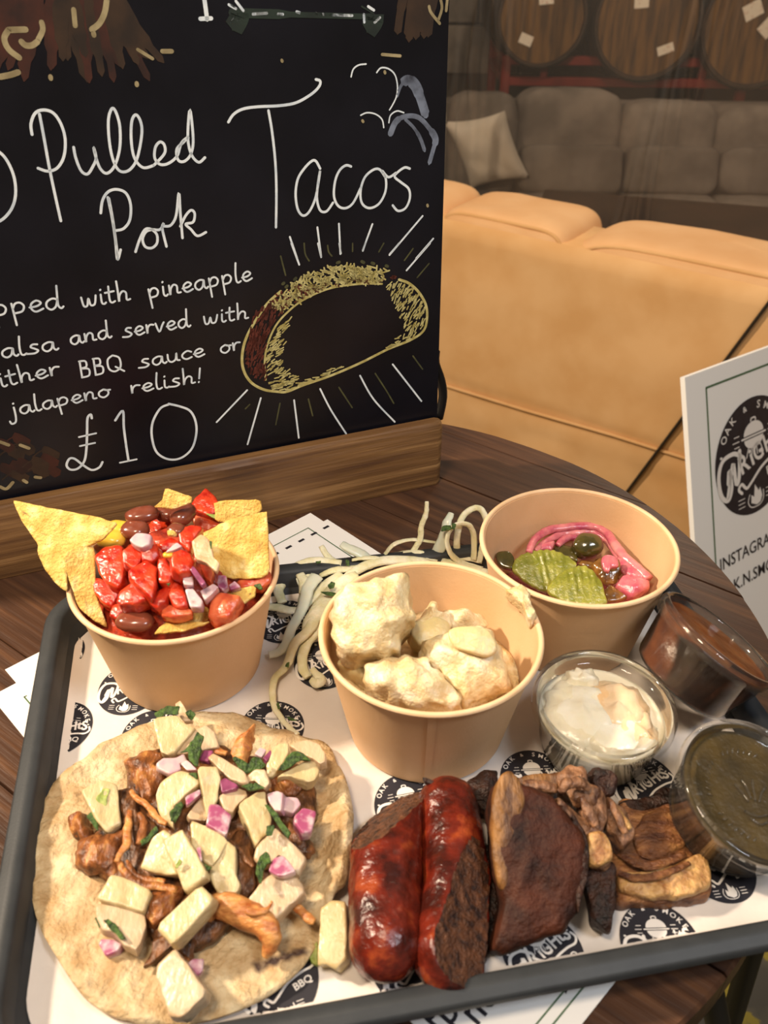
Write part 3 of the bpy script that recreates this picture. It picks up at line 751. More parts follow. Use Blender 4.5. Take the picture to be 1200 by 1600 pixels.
for i in range(9):
    x = r2.uniform(930, 1120); each('brush_stroke', 'chalk_dark', [('b2', f'{x},-20 {x-15},50 {x-30},{110+r2.uniform(0,90)}', [.006, .005, .001])], .0002 + i * .000004)
L_ = []
for s, w_ in (('500,0 490,60 465,110 430,138', .003), ('345,45 352,120', .0026), ('645,232 715,275', .0018), ('760,240 805,240', .0024), ('100,195 120,212 150,212 175,195', .003), ('40,140 20,180 40,230 90,270', .003), ('195,105 200,140 180,185', .0028), ('45,140 120,138', .003), ('0,360 50,350 85,338', .003), ('236,358 238,368', .0024), ('640,390 641,398', .0024), ('438,155 440,165', .0026)):
    L_.append(('b1', s, w_))
for s in ('1050,30 1060,60 1100,110', '1105,0 1110,40 1095,90', '1135,0 1130,50', '830,255 915,262', '360,282 362,287', '842,335 844,342', '738,565 741,570', '1042,960 1044,966'): L_.append(('b2', s, .0018))
for s in ('0,930 40,945', '95,945 135,960', '0,1140 30,1150 60,1120', '110,1110 125,1120', '165,1095 190,1098'): L_.append(('b3', s, .0022))
each('cream_dab', 'chalk_c', L_, .0004)
# ================================================================== paper bowls
CUPH, CRT, CRB = .069, .0575, .0437
CB = PZ + .0022
def paper_cup(cx, cy, label, seam=None):
    c = (cx, cy, CB); r = thing('paper_bowl', c, label, 'bowl', 'kraft paper bowls on the tray')
    t = .0009
    build('wall', *lathe([(CRB - .002, .004), (CRB - .001, 0), (CRB, 0), (CRT - .001, CUPH - .002), (CRT - .001 - t, CUPH - .002), (CRB - t + .0002, .0045)], c, n=96), 'kraft', r, sharp=50)
    build('base', *lathe([(.0005, .0052), (CRB - .0008, .0052), (CRB - .0008, .004), (.0005, .004)], c, n=64), 'kraft', r, sharp=40)
    rr = .00155; pr = [(CRT + rr * cos(a), CUPH - rr + rr * sin(a)) for a in [2 * pi * k / 12 for k in range(13)]]
    build('rolled_rim', *lathe(pr, c, n=96), 'kraft_rim', r)
    if seam is not None:
        a = seam; p = lambda R_, z, d=0: Vector((cx + cos(a + d) * R_, cy + sin(a + d) * R_, CB + z))
        V = []
        for k in range(9):
            f = k / 8; R_ = CRB + (CRT - .001 - CRB) * f
            for dd, rr_ in ((-.006, 0), (-.006, .0006), (.07, .00045), (.07, 0)): V.append(p(R_ + rr_, .001 + f * (CUPH - .005), dd))
        Fc = []
        for k in range(8):
            for l in range(4): m_ = (l + 1) % 4; Fc.append((k * 4 + l, k * 4 + m_, k * 4 + 4 + m_, k * 4 + 4 + l))
        Fc += [(3, 2, 1, 0), (32, 33, 34, 35)]
        build('glued_seam', V, Fc, 'kraft', r, smooth=False)
    return c
CN = paper_cup(-.1182, .3922, 'kraft paper bowl at the left holding nachos and tomato salsa', None)
CP = paper_cup(.0255, .3460, 'kraft paper bowl in the middle holding potato salad, with a glued front seam', radians(-93))
CK = paper_cup(.1165, .4251, 'kraft paper bowl at the back right holding pickles and pink onions', None)

def item(name, cat, m, key, s, z, th, label, group=None, grad=(0, .25), rnd=False, dome=0, nz=.0006, nf=130, seed=0, sharp=None, **k):
    vf = slab(px(key, s), z, th, grad, rnd, dome, nz, nf, seed, **k)
    return build(name, *vf, m, label=label, cat=cat, group=group, sharp=sharp)

# ------------------------------------------------------------------ tortilla
TOZ = PZ + .0075
tort = '235,1130 270,1118 330,1113 385,1120 430,1140 470,1150 512,1162 528,1200 545,1240 553,1290 548,1340 541,1385 522,1405 512,1440 497,1472 470,1510 430,1545 380,1572 320,1592 260,1599 200,1592 150,1572 118,1540 92,1500 63,1450 49,1400 45,1350 53,1300 74,1240 100,1208 130,1188 162,1163 200,1143'
CH = [(onz(a, b, TOZ), onz(c, d, TOZ), r_) for a, b, c, d, r_ in ((402, 1511, 470, 1488, .0017), (474, 1476, 476, 1482, .0012), (390, 1520, 392, 1520, .0005), (130, 1543, 150, 1543, .0005), (350, 1535, 351, 1536, .0006), (118, 1242, 124, 1246, .0008))]
def segd(p, a, b):
    ab = b - a; t = max(0, min(1, (p - a).dot(ab) / max(ab.length_squared, 1e-12))); return (p - (a + ab * t)).length
RG = [(onz(532, 1215, TOZ), onz(545, 1300, TOZ)), (onz(545, 1300, TOZ), onz(525, 1395, TOZ)), (onz(160, 1170, TOZ), onz(90, 1225, TOZ)), (onz(440, 1158, TOZ), onz(345, 1160, TOZ))]
def tort_h(q, s, d):
    h = 0
    for i, (a, b) in enumerate(RG):
        r_ = segd(Vector((q.x, q.y, TOZ)), a, b); h += (.0075 if i < 2 else .003) * exp(-(r_ / .0065) ** 2)
    h += .0030 * noise.noise(q * 38 + Vector((3, 1, 4))) * s + .0024 * noise.noise(q * 95) + .0009 * noise.noise(q * 330)
    h += .0035 * max(0, s - .8) * 5 * max(0, noise.noise(q * 22 + Vector((5, 5, 5))) + .1)
    return max(h, -.002) if d > -.5 else max(h, 0) * .8
vf = slab(px('X', tort), TOZ, .0034, (0, 0), True, 0, 0, hf=tort_h, seg=5, rings=[.06, .12, .18, .25, .32, .39, .45, .5, .55, .6, .64, .68, .72, .76, .8, .83, .86, .89, .92, .95])
def charv(V):
    out = []
    for q in V:
        m_ = 0
        for a, b, r_ in CH:
            d = segd(Vector((q.x, q.y, TOZ)), a, b); rr = r_ * (1 + .9 * noise.noise(q * 420)); m_ = max(m_, min(1, max(0, (rr - d) / (r_ * .5) + .5)))
        # toasted blisters
        n_ = noise.noise(q * 55 + Vector((8, 2, 0))); m_ = max(m_, max(0, n_ - .42) * .35)
        out.append(m_)
    return out
build('corn_tortilla', *vf, 'tortilla', label='soft toasted corn tortilla with a charred stripe, lying open under the pulled pork', cat='tortilla', attr={'char': charv(vf[0])})

# ------------------------------------------------------------------ pulled pork
PK = 'pieces of pulled pork on the tortilla'
zt = TOZ + .0015
pork = [
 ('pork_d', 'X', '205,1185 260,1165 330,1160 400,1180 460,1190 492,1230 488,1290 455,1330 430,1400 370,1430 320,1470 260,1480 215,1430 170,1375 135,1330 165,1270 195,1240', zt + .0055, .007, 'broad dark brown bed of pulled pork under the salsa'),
 ('pork', 'A', '455,470 520,430 600,405 740,430 720,500 790,580 700,700 680,800 600,780 540,700 510,590 460,510', zt + .010, .007, 'golden brown pork piece at the top left of the filling'),
 ('pork', 'A', '50,900 110,850 160,880 180,960 225,1030 190,1090 120,1060 60,960', zt + .0075, .006, 'knobbly pork nugget at the far left of the filling'),
 ('pork', 'C', '60,-30 100,-130 200,-170 300,-180 460,-200 430,0 380,120 300,110 230,90 120,60', zt + .008, .006, 'wide brown pork chunk at the left under the leftmost pineapple'),
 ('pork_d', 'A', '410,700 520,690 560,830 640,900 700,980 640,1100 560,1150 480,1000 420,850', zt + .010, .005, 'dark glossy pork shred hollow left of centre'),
 ('pork', 'C', '640,250 760,200 900,240 850,330 780,420 680,510 600,400', zt + .010, .007, 'pork chunk behind the lowest square pineapple stick'),
 ('pork_d', 'C', '700,600 900,540 970,640 960,760 880,700 820,680 760,720 640,800 620,780', zt + .005, .004, 'thin dark pork flake at the lower end of the filling'),
 ('pork_o', 'B', '310,400 340,310 410,240 470,205 460,300 420,430 380,490 310,460', zt + .016, .005, 'pointed orange pork piece sticking up at the top'),
 ('pork', 'B', '570,610 700,580 850,620 830,680 700,730 600,690', zt + .010, .006, 'dark crusted pork piece under the right-hand yellow chunks'),
 ('pork_d', 'D', '270,40 420,0 470,150 480,300 440,450 330,480 340,300 300,150', zt + .011, .006, 'dark pork shred between the pineapple sticks right of centre'),
 ('pork_d', 'B', '660,860 760,860 800,1000 900,1050 880,1180 760,1160 700,1010', zt + .009, .006, 'dark pork piece below the three pale onion dice'),
]
for i, (m_, key, s, z, th, lb) in enumerate(pork):
    item('pulled_pork', 'pork', m_, key, s, z, th, lb, PK, (0, 0) if i == 0 else (0, .12), rnd=True, dome=.004, nz=.0028 if i else .002, nf=150, seed=i + 3, seg=7, rings=[.15, .3, .45, .6, .75, .88])
def strand(name, cat, m, key, s, zs, rad, label, group=None, n=10, flat=.7, sm=6, nz=.0004, seed=0):
    P = px(key, s); zs = zs if isinstance(zs, (list, tuple)) else [zs] * len(P)
    if len(zs) != len(P): zs = [zs[0] + (zs[-1] - zs[0]) * i / (len(P) - 1) for i in range(len(P))]
    Q = smooth_open([onz(a, b, z) for (a, b), z in zip(P, zs)], sm); K = len(Q)
    R = rad if isinstance(rad, (list, tuple)) else [rad * .6, rad, rad, rad * .7]
    RR = []
    for i in range(K):
        f = i / (K - 1) * (len(R) - 1); j = min(int(f), len(R) - 2); RR.append(R[j] + (R[j + 1] - R[j]) * (f - j))
    return build(name, *tube(Q, RR, n, flat, nz=nz, seed=seed), m, label=label, cat=cat, group=group)
PS = 'strands of pulled pork'
for i, (m_, key, s, z, rad, lb) in enumerate([
 ('pork_o', 'A', '500,700 540,750 600,790 660,850 710,910 770,950', zt + .0145, .0017, 'light pork strand running from the upper left hollow to the centre'),
 ('pork_o', 'A', '495,850 485,930 470,1010 470,1090 430,1160 390,1230', zt + .0145, .0019, 'light pork strand curving down the left side'),
 ('pork', 'C', '400,20 440,90 500,160 580,200 700,215 850,240', zt + .0135, .0021, 'pork strand arching below the central pineapple'),
 ('pork', 'C', '470,20 520,110 600,160 700,170 760,180', zt + .013, .0014, 'thinner pork strand just above the arching one'),
 ('pork_o', 'D', '105,650 170,560 260,560 400,620 520,680 580,740 590,840 545,940', [zt + .006, zt + .010, zt + .0125, zt + .012, zt + .012, zt + .012, zt + .009, zt + .005], [.003, .0058, .0066, .0058, .0052, .0014], 'thick orange pork strip hooked at the bottom right of the filling'),
 ('pork_o', 'D', '410,590 480,605 560,580 600,520', zt + .018, [.0018, .0016, .0013, .0005], 'small curled orange pork wisp lying on the pineapple'),
 ('pork_o', 'D', '770,560 830,600 880,650 920,670', zt + .008, .0022, 'short orange pork wisp near the charred tortilla edge'),
 ('pork', 'A', '560,870 600,950 580,1030 560,1100', zt + .014, .0022, 'reddish pork shred beside the dark hollow'),
 ('pork_d', 'D', '280,60 350,120 400,200 460,260', zt + .0165, .0013, 'fine dark pork thread between the right-hand sticks'),
 ('pork_o', 'B', '150,350 200,400 260,420', zt + .012, .002, 'orange pork wisp at the top beside the purple onion'),
]): strand('pork_strand', 'pork', m_, key, s, z, rad, lb, PS, seed=i, nz=.0007)

# ------------------------------------------------------------------ pineapple
PG = 'pineapple chunks of the taco salsa'
zp = TOZ + .0205
pine = [
 ('pine', 'A', '665,165 700,140 850,130 900,190 985,225 940,280 830,420 780,430 720,410 690,300', zp, .009, 'big yellow pineapple chunk at the top of the taco under a herb leaf'),
 ('pine_p', 'A', '830,45 870,20 900,60 960,170 900,180 860,130', zp - .004, .004, 'translucent pineapple tip rising behind the topmost chunk'),
 ('pine_p', 'A', '830,420 985,240 1060,195 1130,260 1165,370 1050,390 900,420', zp - .003, .008, 'pale pinkish chunk right of the topmost pineapple'),
 ('pine', 'A', '120,690 290,610 400,650 410,800 430,950 320,1005 250,940 190,820', zp - .004, .009, 'leftmost pineapple chunk with a green leaf scrap on it'),
 ('pine', 'A', '690,720 720,640 800,570 880,545 1000,580 1020,640 900,740 810,830 800,930 820,980 740,920 690,830', zp, .008, 'curved yellow pineapple piece left of the upper sticks'),
 ('pine_p', 'A', '920,880 1050,720 1080,800 1070,920 940,910', zp - .002, .006, 'glassy pale piece wedged under the upper stick'),
 ('pine', 'B', '40,540 60,515 190,515 215,600 190,770 110,920 90,800', zp + .004, .007, 'upright pineapple stick above the striped onion'),
 ('pine_p', 'B', '120,450 150,415 230,450 400,560 420,630 370,640 290,610 210,540', zp + .004, .006, 'long slim pale stick lying slantwise near the top'),
 ('pine_p', 'B', '400,590 480,535 550,540 578,640 540,690 470,620 400,640', zp + .003, .006, 'small pink-tinged chunk at the end of the slim stick'),
 ('pine', 'B', '560,600 555,500 600,400 650,345 720,345 725,400 690,490 640,550 600,590', zp - .001, .007, 'yellow chunk at the upper right, left of the broad mint leaf'),
 ('pine', 'B', '640,590 700,550 850,470 920,480 965,540 920,620 870,635 800,610 740,590', zp - .002, .008, 'rounded yellow chunk with a dark fleck at the upper right'),
 ('pine_p', 'B', '720,350 860,310 960,350 1000,410 1005,480 960,500 900,450 800,410', zp - .005, .007, 'pale peach chunk behind the broad mint leaf'),
 ('pine_p', 'B', '190,740 340,680 410,690 420,730 350,790 300,870 240,840', zp, .007, 'pale chunk under the long sloping stick'),
 ('pine', 'B', '350,800 480,700 550,705 560,770 600,900 590,1000 540,1040 480,1110 440,1040 400,930', zp + .001, .009, 'long yellow pineapple stick sloping down right of centre'),
 ('pine_p', 'D', '455,200 480,110 540,50 620,-40 700,30 780,110 855,190 845,230 795,330 740,240 650,170 590,230 520,260', zp - .001, .009, 'large pale chunk at the right carrying pink onion dice'),
 ('pine_p', 'D', '390,555 430,480 560,330 600,310 700,330 790,335 830,380 850,450 740,550 620,675 570,630 480,580', zp - .003, .010, 'broad pale block at the lower right of the pile'),
 ('pine', 'D', '120,330 150,250 260,60 330,110 330,300 365,390 340,440 240,505 200,470', zp - .001, .009, 'yellowish chunk right of the central square block'),
 ('pine', 'B', '-20,950 0,920 130,970 240,1040 275,1080 200,1200 150,1260 80,1230 0,1120', zp + .004, .008, 'central pineapple piece with a pink onion sliver'),
 ('pine', 'C', '565,80 600,-20 660,-150 740,-215 800,-180 760,-80 830,50 850,130 760,130 650,110', zp + .001, .008, 'round-backed pineapple chunk left of the centre'),
 ('pine', 'C', '740,-130 880,-220 930,-140 1080,130 900,265 830,80', zp + .007, .008, 'squarish bright pineapple block at the very centre'),
 ('pine', 'C', '245,300 340,125 460,145 665,245 600,410 500,380 380,350', zp - .002, .010, 'flat rectangular pineapple block at the lower left'),
 ('pine_p', 'C', '240,340 500,370 600,430 615,520 570,640 540,700 450,650 380,560 280,540 240,450', zp - .007, .008, 'wet pale chunk below the flat rectangular block'),
 ('pine', 'C', '685,520 1020,195 1140,310 810,665', zp + .003, .010, 'neat long pineapple bar pointing down left'),
 ('pine_p', 'C', '690,800 830,675 900,770 1060,980 1040,1050 880,1195 780,1190 740,1040 690,900', zp - .004, .011, 'lowest pale chunk at the front edge of the tortilla'),
 ('pine', 'D', '960,560 1040,510 1150,525 1165,780 1150,950 1080,1035 1000,990 940,1000 945,850', PZ + .0145, .012, 'pineapple wedge lying on the paper between tortilla and sausage'),
]
rr = random.Random(11)
for i, (m_, key, s, z, th, lb) in enumerate(pine):
    item('pineapple_chunk', 'pineapple', m_, key, s, z, th, lb, PG, (rr.uniform(-.2, .2), rr.uniform(.12, .4)), nz=.0007, nf=160, seed=i + 20, sharp=50, bev=.12, seg=3)
item('cabbage_scrap', 'cabbage', 'herb_y', 'D', '865,905 900,860 940,820 945,1000 900,980', PZ + .006, .004, 'bright green scrap beside the pineapple wedge on the paper', nz=.0006)

# ------------------------------------------------------------------ onion dice, herbs
OG = 'diced red onion on the taco'
zo = zp + .006
for i, (m_, key, s, z, th, lb) in enumerate([
 ('onion_w', 'A', '690,490 740,450 840,450 900,420 930,480 870,490 880,540 790,575 700,530', zo - .004, .004, 'wavy lilac onion piece below the topmost pineapple'),
 ('onion_w', 'A', '870,490 920,465 1000,540 920,545', zo - .003, .003, 'small onion flake right of the wavy piece'),
 ('onion_p', 'A', '1010,470 1050,390 1120,395 1080,480', zo - .003, .004, 'purple onion die near the top'),
 ('onion', 'A', '915,740 1020,685 1030,720 920,810', zo - .002, .004, 'magenta onion sliver beside the upright stick'),
 ('onion_p', 'B', '205,620 250,600 345,650 330,680 220,715', zo - .002, .004, 'deep pink onion piece under the slim stick'),
 ('onion', 'B', '105,950 130,800 200,800 300,880 260,1035 150,975', zo + .002, .006, 'large pink and white striped onion piece above the centre'),
 ('onion_w', 'B', '560,720 640,695 685,710 670,855 620,850 575,780', zo - .002, .007, 'white onion die, first of the three at the right'),
 ('onion_w', 'B', '690,740 790,750 815,800 760,865 680,840', zo - .006, .006, 'lilac onion die, middle of the three at the right'),
 ('onion', 'B', '770,880 830,820 940,850 900,1010 830,1020 770,930', zo - .005, .007, 'rounded lilac onion die at the far right'),
 ('onion', 'D', '575,290 610,190 680,170 780,290 690,325 640,325', zo - .001, .004, 'pink onion pair lying on the right-hand pale chunk'),
 ('onion', 'C', '260,650 280,610 380,610 435,650 400,700 310,735', TOZ + .007, .006, 'pink-edged onion piece at the lower left of the tortilla'),
 ('onion', 'C', '920,800 960,760 1050,755 1040,850 1000,890 950,840', TOZ + .008, .006, 'onion die leaning on the lowest pale chunk'),
 ('onion_w', 'B', '470,420 510,370 560,390 520,450', zo - .005, .004, 'tiny pale onion die behind the dark herbs at the top'),
 ('onion_p', 'B', '530,450 590,390 600,420 560,480', zo - .006, .004, 'narrow purple onion piece next to that tiny die'),
 ('onion', 'D', '35,120 65,110 75,210 60,225', zo + .001, .0015, 'thin pink sliver on the central pineapple piece'),
]): item('onion_piece', 'onion', m_, key, s, z, th, lb, OG, (rr.uniform(-.2, .2), rr.uniform(.1, .35)), nz=.0004, seed=i + 50, sharp=50, bev=.15, seg=3)
HG = 'chopped herb scraps on the taco'
for i, (m_, key, s, z, lb) in enumerate([
 ('herb', 'A', '670,110 740,80 760,55 860,60 860,125 750,125 690,165', zp + .002, 'green leaf scrap at the very top of the taco'),
 ('herb', 'A', '910,110 950,80 985,130 960,165', zp - .002, 'small dark leaf scrap right of the top one'),
 ('herb', 'A', '860,410 920,380 960,320 1000,250 1050,290 1030,400 1000,520 940,470 930,400', zo + .001, 'largest dark curled leaf beside the topmost chunk'),
 ('herb', 'A', '920,570 1000,555 990,605', zo - .001, 'tiny leaf on the curved pineapple piece'),
 ('herb', 'A', '800,850 880,770 900,800 860,890 830,945 800,930', zo - .001, 'leaf at the lower end of the curved pineapple piece'),
 ('herb_y', 'A', '255,750 290,680 345,690 320,800 280,810', zp - .0025, 'olive leaf scrap on the leftmost pineapple chunk'),
 ('herb', 'A', '170,890 210,850 260,960 250,1000', zt + .013, 'dark leaf beside the leftmost pineapple chunk'),
 ('herb', 'A', '575,1070 660,1000 690,960 720,990 620,1090 580,1110', zt + .0165, 'leaf tucked under the round-backed chunk'),
 ('herb', 'B', '305,450 330,440 400,510 450,530 440,460 480,435 555,490 540,530 450,550 410,565 340,500', zo - .001, 'frilly dark leaf under the orange pork point'),
 ('herb', 'B', '360,665 440,640 490,630 550,680 440,695', zo + .003, 'flat dark leaf on the pink-tinged chunk'),
 ('herb', 'B', '635,550 700,460 750,400 800,400 900,470 830,460 700,540', zp + .0025, 'broad veined mint leaf at the upper right'),
 ('herb', 'B', '530,790 560,790 640,880 740,1010 720,1060 640,960 580,860', zo, 'long green stem leaf sloping down at the right'),
 ('herb', 'B', '550,955 620,950 600,1035 565,1030', zo + .001, 'small leaf at the foot of the long sloping stick'),
 ('herb', 'D', '505,190 560,140 605,220 550,240 520,390 480,310', zo, 'upright leaf left of the pink onion pair'),
 ('herb', 'C', '290,470 330,460 400,520 460,610 430,625 360,550', TOZ + .0155, 'slanting leaf on the wet pale chunk'),
 ('herb', 'C', '230,450 280,455 265,530', TOZ + .014, 'tiny leaf at the left end of the wet pale chunk'),
 ('herb_y', 'C', '835,70 865,10 880,30 850,85', zp + .009, 'yellow-green fleck on the central block'),
 ('herb', 'D', '80,225 150,265 110,290', zo - .001, 'tiny leaf between the two central blocks'),
]): item('herb_scrap', 'herb', m_, key, s, z, .0012, lb, HG, (rr.uniform(-.3, .3), rr.uniform(.1, .5)), nz=.0012, nf=260, seed=i + 80, bev=.3, seg=4)

# ------------------------------------------------------------------ nacho bowl
def plane_slab(pix, c0, nrm, th, **k):
    n = Vector(nrm).normalized(); g_ = (-n.x / n.z, -n.y / n.z)
    return slab(pix, c0, th, g_, **k)
def disc_in_cup(c, z, r_, hfun, m_, name, label, cat, kind=None, nr=16, na=56, **kk):
    V = []; Fc = []
    for j in range(nr + 1):
        for i in range(na):
            t = 2 * pi * i / na; R_ = r_ * max(j / nr, .001); x = c[0] + R_ * cos(t); y = c[1] + R_ * sin(t)
            V.append((x, y, z + hfun(x, y, j / nr)))
    for i in range(na):
        t = 2 * pi * i / na; V.append((c[0] + (r_ - .0045) * cos(t), c[1] + (r_ - .0045) * sin(t), V[nr * na + i][2] - .014))
    for j in range(nr + 1):
        for i in range(na): k2 = (i + 1) % na; Fc.append((j * na + i, (j + 1) * na + i, (j + 1) * na + k2, j * na + k2))
    pass
    return build(name, V, Fc, m_, label=label, cat=cat, kind=kind, **kk)
def heap(x, y):
    d = hypot(x - CN[0], y - CN[1] - .004) / .052
    return .056 + .037 * max(0, 1 - d * d)
disc_in_cup(CN, CB, .0528, lambda x, y, s: min(heap(x, y), .085) - .006 + .003 * noise.noise(Vector((x * 130, y * 130, 0))), 'salsa', 'salsa_base', 'wet red salsa filling the left bowl between the pieces', 'salsa', 'stuff')
def hz(pix, dz=0):     # height of the heap under a pixel outline (two fixed-point steps)
    cx = sum(p[0] for p in pix) / len(pix); cy = sum(p[1] for p in pix) / len(pix); z = CB + .07
    for _ in range(12):
        q = onz(cx, cy, z); z = .5 * z + .5 * (CB + heap(q.x, q.y))
    return z + dz
CG = 'tortilla chips in the left bowl'
chips = [
 ('W', '50,105 80,110 180,140 300,158 380,175 490,205 430,270 320,320 280,360 275,485 240,470 180,390 160,340 155,290 90,200', .088, (.30, .75), 'large corn chip leaning out of the bowl to the far left'),
 ('W', '260,340 320,295 395,300 400,500 450,640 390,610 330,560 300,480', .074, (-.35, .75), 'corn chip standing against the left inside of the bowl'),
 ('W', '640,140 680,110 690,65 800,100 800,130 720,150', .092, (0, 1.0), 'small broken chip at the back behind the beans'),
 ('W', '890,120 1085,103 1092,150 1000,215 900,200', .086, (0, .9), 'chip at the back right behind the big one'),
 ('W', '795,285 830,250 940,200 1090,155 1112,155 1124,420 1060,440 1000,440 900,430 850,380', .083, (.12, .75), 'big triangular chip at the right with dark specks'),
 ('O', '230,1000 330,940 480,880 520,900 520,990 420,1030 300,1020', .0665, (0, .35), 'folded brown chip at the front under the orange tomato'),
 ('O', '0,1140 60,1070 160,1010 260,1020 330,1030 540,1025 430,1060 300,1100 180,1130 100,1140', .0675, (0, .3), 'ragged chip edge at the front rim of the bowl'),
 ('O', '670,750 800,715 940,700 960,720 950,800 800,890 790,800', .072, (.0, .5), 'chip edge at the right front behind the orange tomato'),
]
for i, (key, s, z, gr, lb) in enumerate(chips):
    P = px(key, s)
    vf = slab(P, CB + z, .0016, gr, False, 0, .0006, 140, i + 5, seg=5, rings=[.2, .4, .6, .75, .88], bev=.25, hf=lambda q, s_, d: .0018 * noise.noise(q * 45) + .0007 * noise.noise(q * 260))
    sp = [max(0, noise.noise(q * 330 + Vector((i, 0, 0))) - .5) * 4 for q in vf[0]]
    build('corn_chip', *vf, 'chip', label=lb, cat='chip', group=CG, attr={'char': sp})
TG = 'tomato pieces of the salsa'
for i, (m_, key, s, dz, th, lb) in enumerate([
 ('tomato', 'N', '170,640 270,565 420,560 450,700 430,860 370,930 280,900 210,800', .007, .012, 'biggest bright red tomato chunk at the left of the salsa'),
 ('tomato', 'N', '130,860 230,870 380,950 380,1020 320,1110 240,1080 170,1000', .003, .010, 'dark red tomato chunk at the lower left'),
 ('tomato', 'N', '430,600 540,530 620,590 600,690 520,760 440,720', .007, .010, 'tomato chunk in the middle below the pale onion'),
 ('tomato', 'N', '600,570 740,540 770,650 700,700 620,690', .006, .009, 'small tomato chunk right of the middle one'),
 ('tomato', 'N', '490,780 650,700 740,760 750,920 700,1050 600,960 500,860', .008, .012, 'glossy central tomato chunk'),
 ('tomato', 'N', '370,1080 400,990 530,900 620,960 640,1060 520,1100 400,1110', .008, .010, 'tomato chunk with a white glint at the front left'),
 ('tomato', 'N', '320,1200 340,1110 620,1070 560,1150 480,1210 380,1240', .002, .008, 'flat tomato piece at the front left under the glinting one'),
 ('tomato', 'N', '620,410 700,330 800,200 880,200 885,380 830,450 720,530 690,460', .010, .010, 'pointed seedy tomato wedge in front of the beans'),
 ('tomato', 'N', '880,700 900,620 980,590 1060,640 1100,700 1060,790 960,820 890,780', .010, .010, 'round glistening tomato piece right of centre'),
 ('tomato', 'N', '760,660 850,680 900,820 860,900 770,900 750,760', .005, .009, 'narrow tomato piece between two larger ones'),
 ('tomato', 'N', '680,1090 720,1000 830,940 880,960 830,1080 760,1140', .006, .009, 'tomato chunk with herb flecks at the front'),
 ('tomato', 'N', '870,900 960,850 1000,950 1040,1110 920,1130 860,1020', .005, .010, 'tall tomato piece at the front right of centre'),
 ('tomato', 'N', '950,400 1070,350 1180,390 1100,480 1060,600 970,520', .007, .010, 'tomato chunk with a pale seed below the back tomato'),
 ('tomato', 'N', '750,530 880,480 960,530 860,590 800,600', .003, .008, 'half-hidden tomato piece behind the corn fleck'),
 ('tomato', 'W', '792,130 830,90 858,60 900,100 922,155 870,170 800,150', .022, .012, 'topmost red tomato cube at the back'),
 ('tomato_o', 'W', '800,150 850,165 925,215 850,240 815,230', .014, .010, 'orange-red tomato piece under the topmost cube'),
 ('tomato_o', 'N', '800,1150 830,1100 1070,1150 1060,1190 900,1230 800,1200', .006, .007, 'orange bar of tomato at the front rim'),
 ('tomato_o', 'O', '510,970 560,745 800,790 790,840 700,980 570,1010', .010, .012, 'big orange tomato cube at the front right rim'),
 ('tomato_o', 'O', '790,640 850,570 930,620 1020,550 1090,560 1080,640 1000,700 930,700 830,710', .007, .007, 'tomato pair at the foot of the big right chip'),
 ('tomato_o', 'O', '440,470 520,470 555,540 540,660 500,620 450,540', .005, .008, 'seedy orange tomato piece beside the purple onion'),
]): 
    P = px(key, s); mx_ = sum(a for a, b in P) / len(P); my_ = sum(b for a, b in P) / len(P); P = [(mx_ + (a - mx_) * 1.1, my_ + (b - my_) * 1.1) for a, b in P]; build('tomato_piece', *slab(P, hz(P, dz), th, (rr.uniform(-.15, .15), .35), False, .001, .0010, 150, i + 100, seg=4, bev=.25), m_, label=lb, cat='tomato', group=TG)
for i, (x, y, rx, ry, dz, m_, nm, ct, lb) in enumerate([
 (592, 172, 68, 38, .024, 'bean', 'kidney_bean', 'bean', 'glossy brown bean at the back left of the salsa'), (563, 235, 58, 44, .020, 'bean', 'kidney_bean', 'bean', 'brown bean just below the back left one'),
 (763, 170, 46, 56, .024, 'bean', 'kidney_bean', 'bean', 'upright brown bean beside the topmost tomato'), (696, 165, 48, 40, .019, 'bean', 'kidney_bean', 'bean', 'shaded bean between the two glossy ones'),
 (560, 615, 78, 44, .003, 'bean', 'kidney_bean', 'bean', 'dark wet bean at the front left of the bowl'), (735, 235, 38, 30, .006, 'bean', 'kidney_bean', 'bean', 'bean half sunk right of the pointed tomato wedge'),
 (497, 228, 58, 34, .018, 'corn', 'corn_kernel', 'corn', 'bright yellow corn kernel touching the beans'), (462, 272, 60, 40, .017, 'corn', 'corn_kernel', 'corn', 'larger pale yellow corn kernel above the big tomato'),
 (703, 338, 24, 14, .008, 'corn', 'corn_kernel', 'corn', 'small corn fleck in the middle of the salsa'), (722, 245, 24, 20, .006, 'chip', 'corn_kernel', 'corn', 'crumbly yellow bit beside the pointed tomato wedge')]):
    p = (x / 2.6667, 740 + y / 2.6667); z = hz([p], dz); c = onz(p[0], p[1], z); k_ = (c - CAM).length / F_PX / 2.6667
    build(nm, *pillow(c, (2 * rx * k_, 2 * ry * k_ * 1.15, 1.5 * min(rx, ry) * k_), rr.uniform(-.4, .4), .85, 20, 12, nz=.06, seed=i), m_, label=lb, cat=ct, group=ct + ' in the salsa')
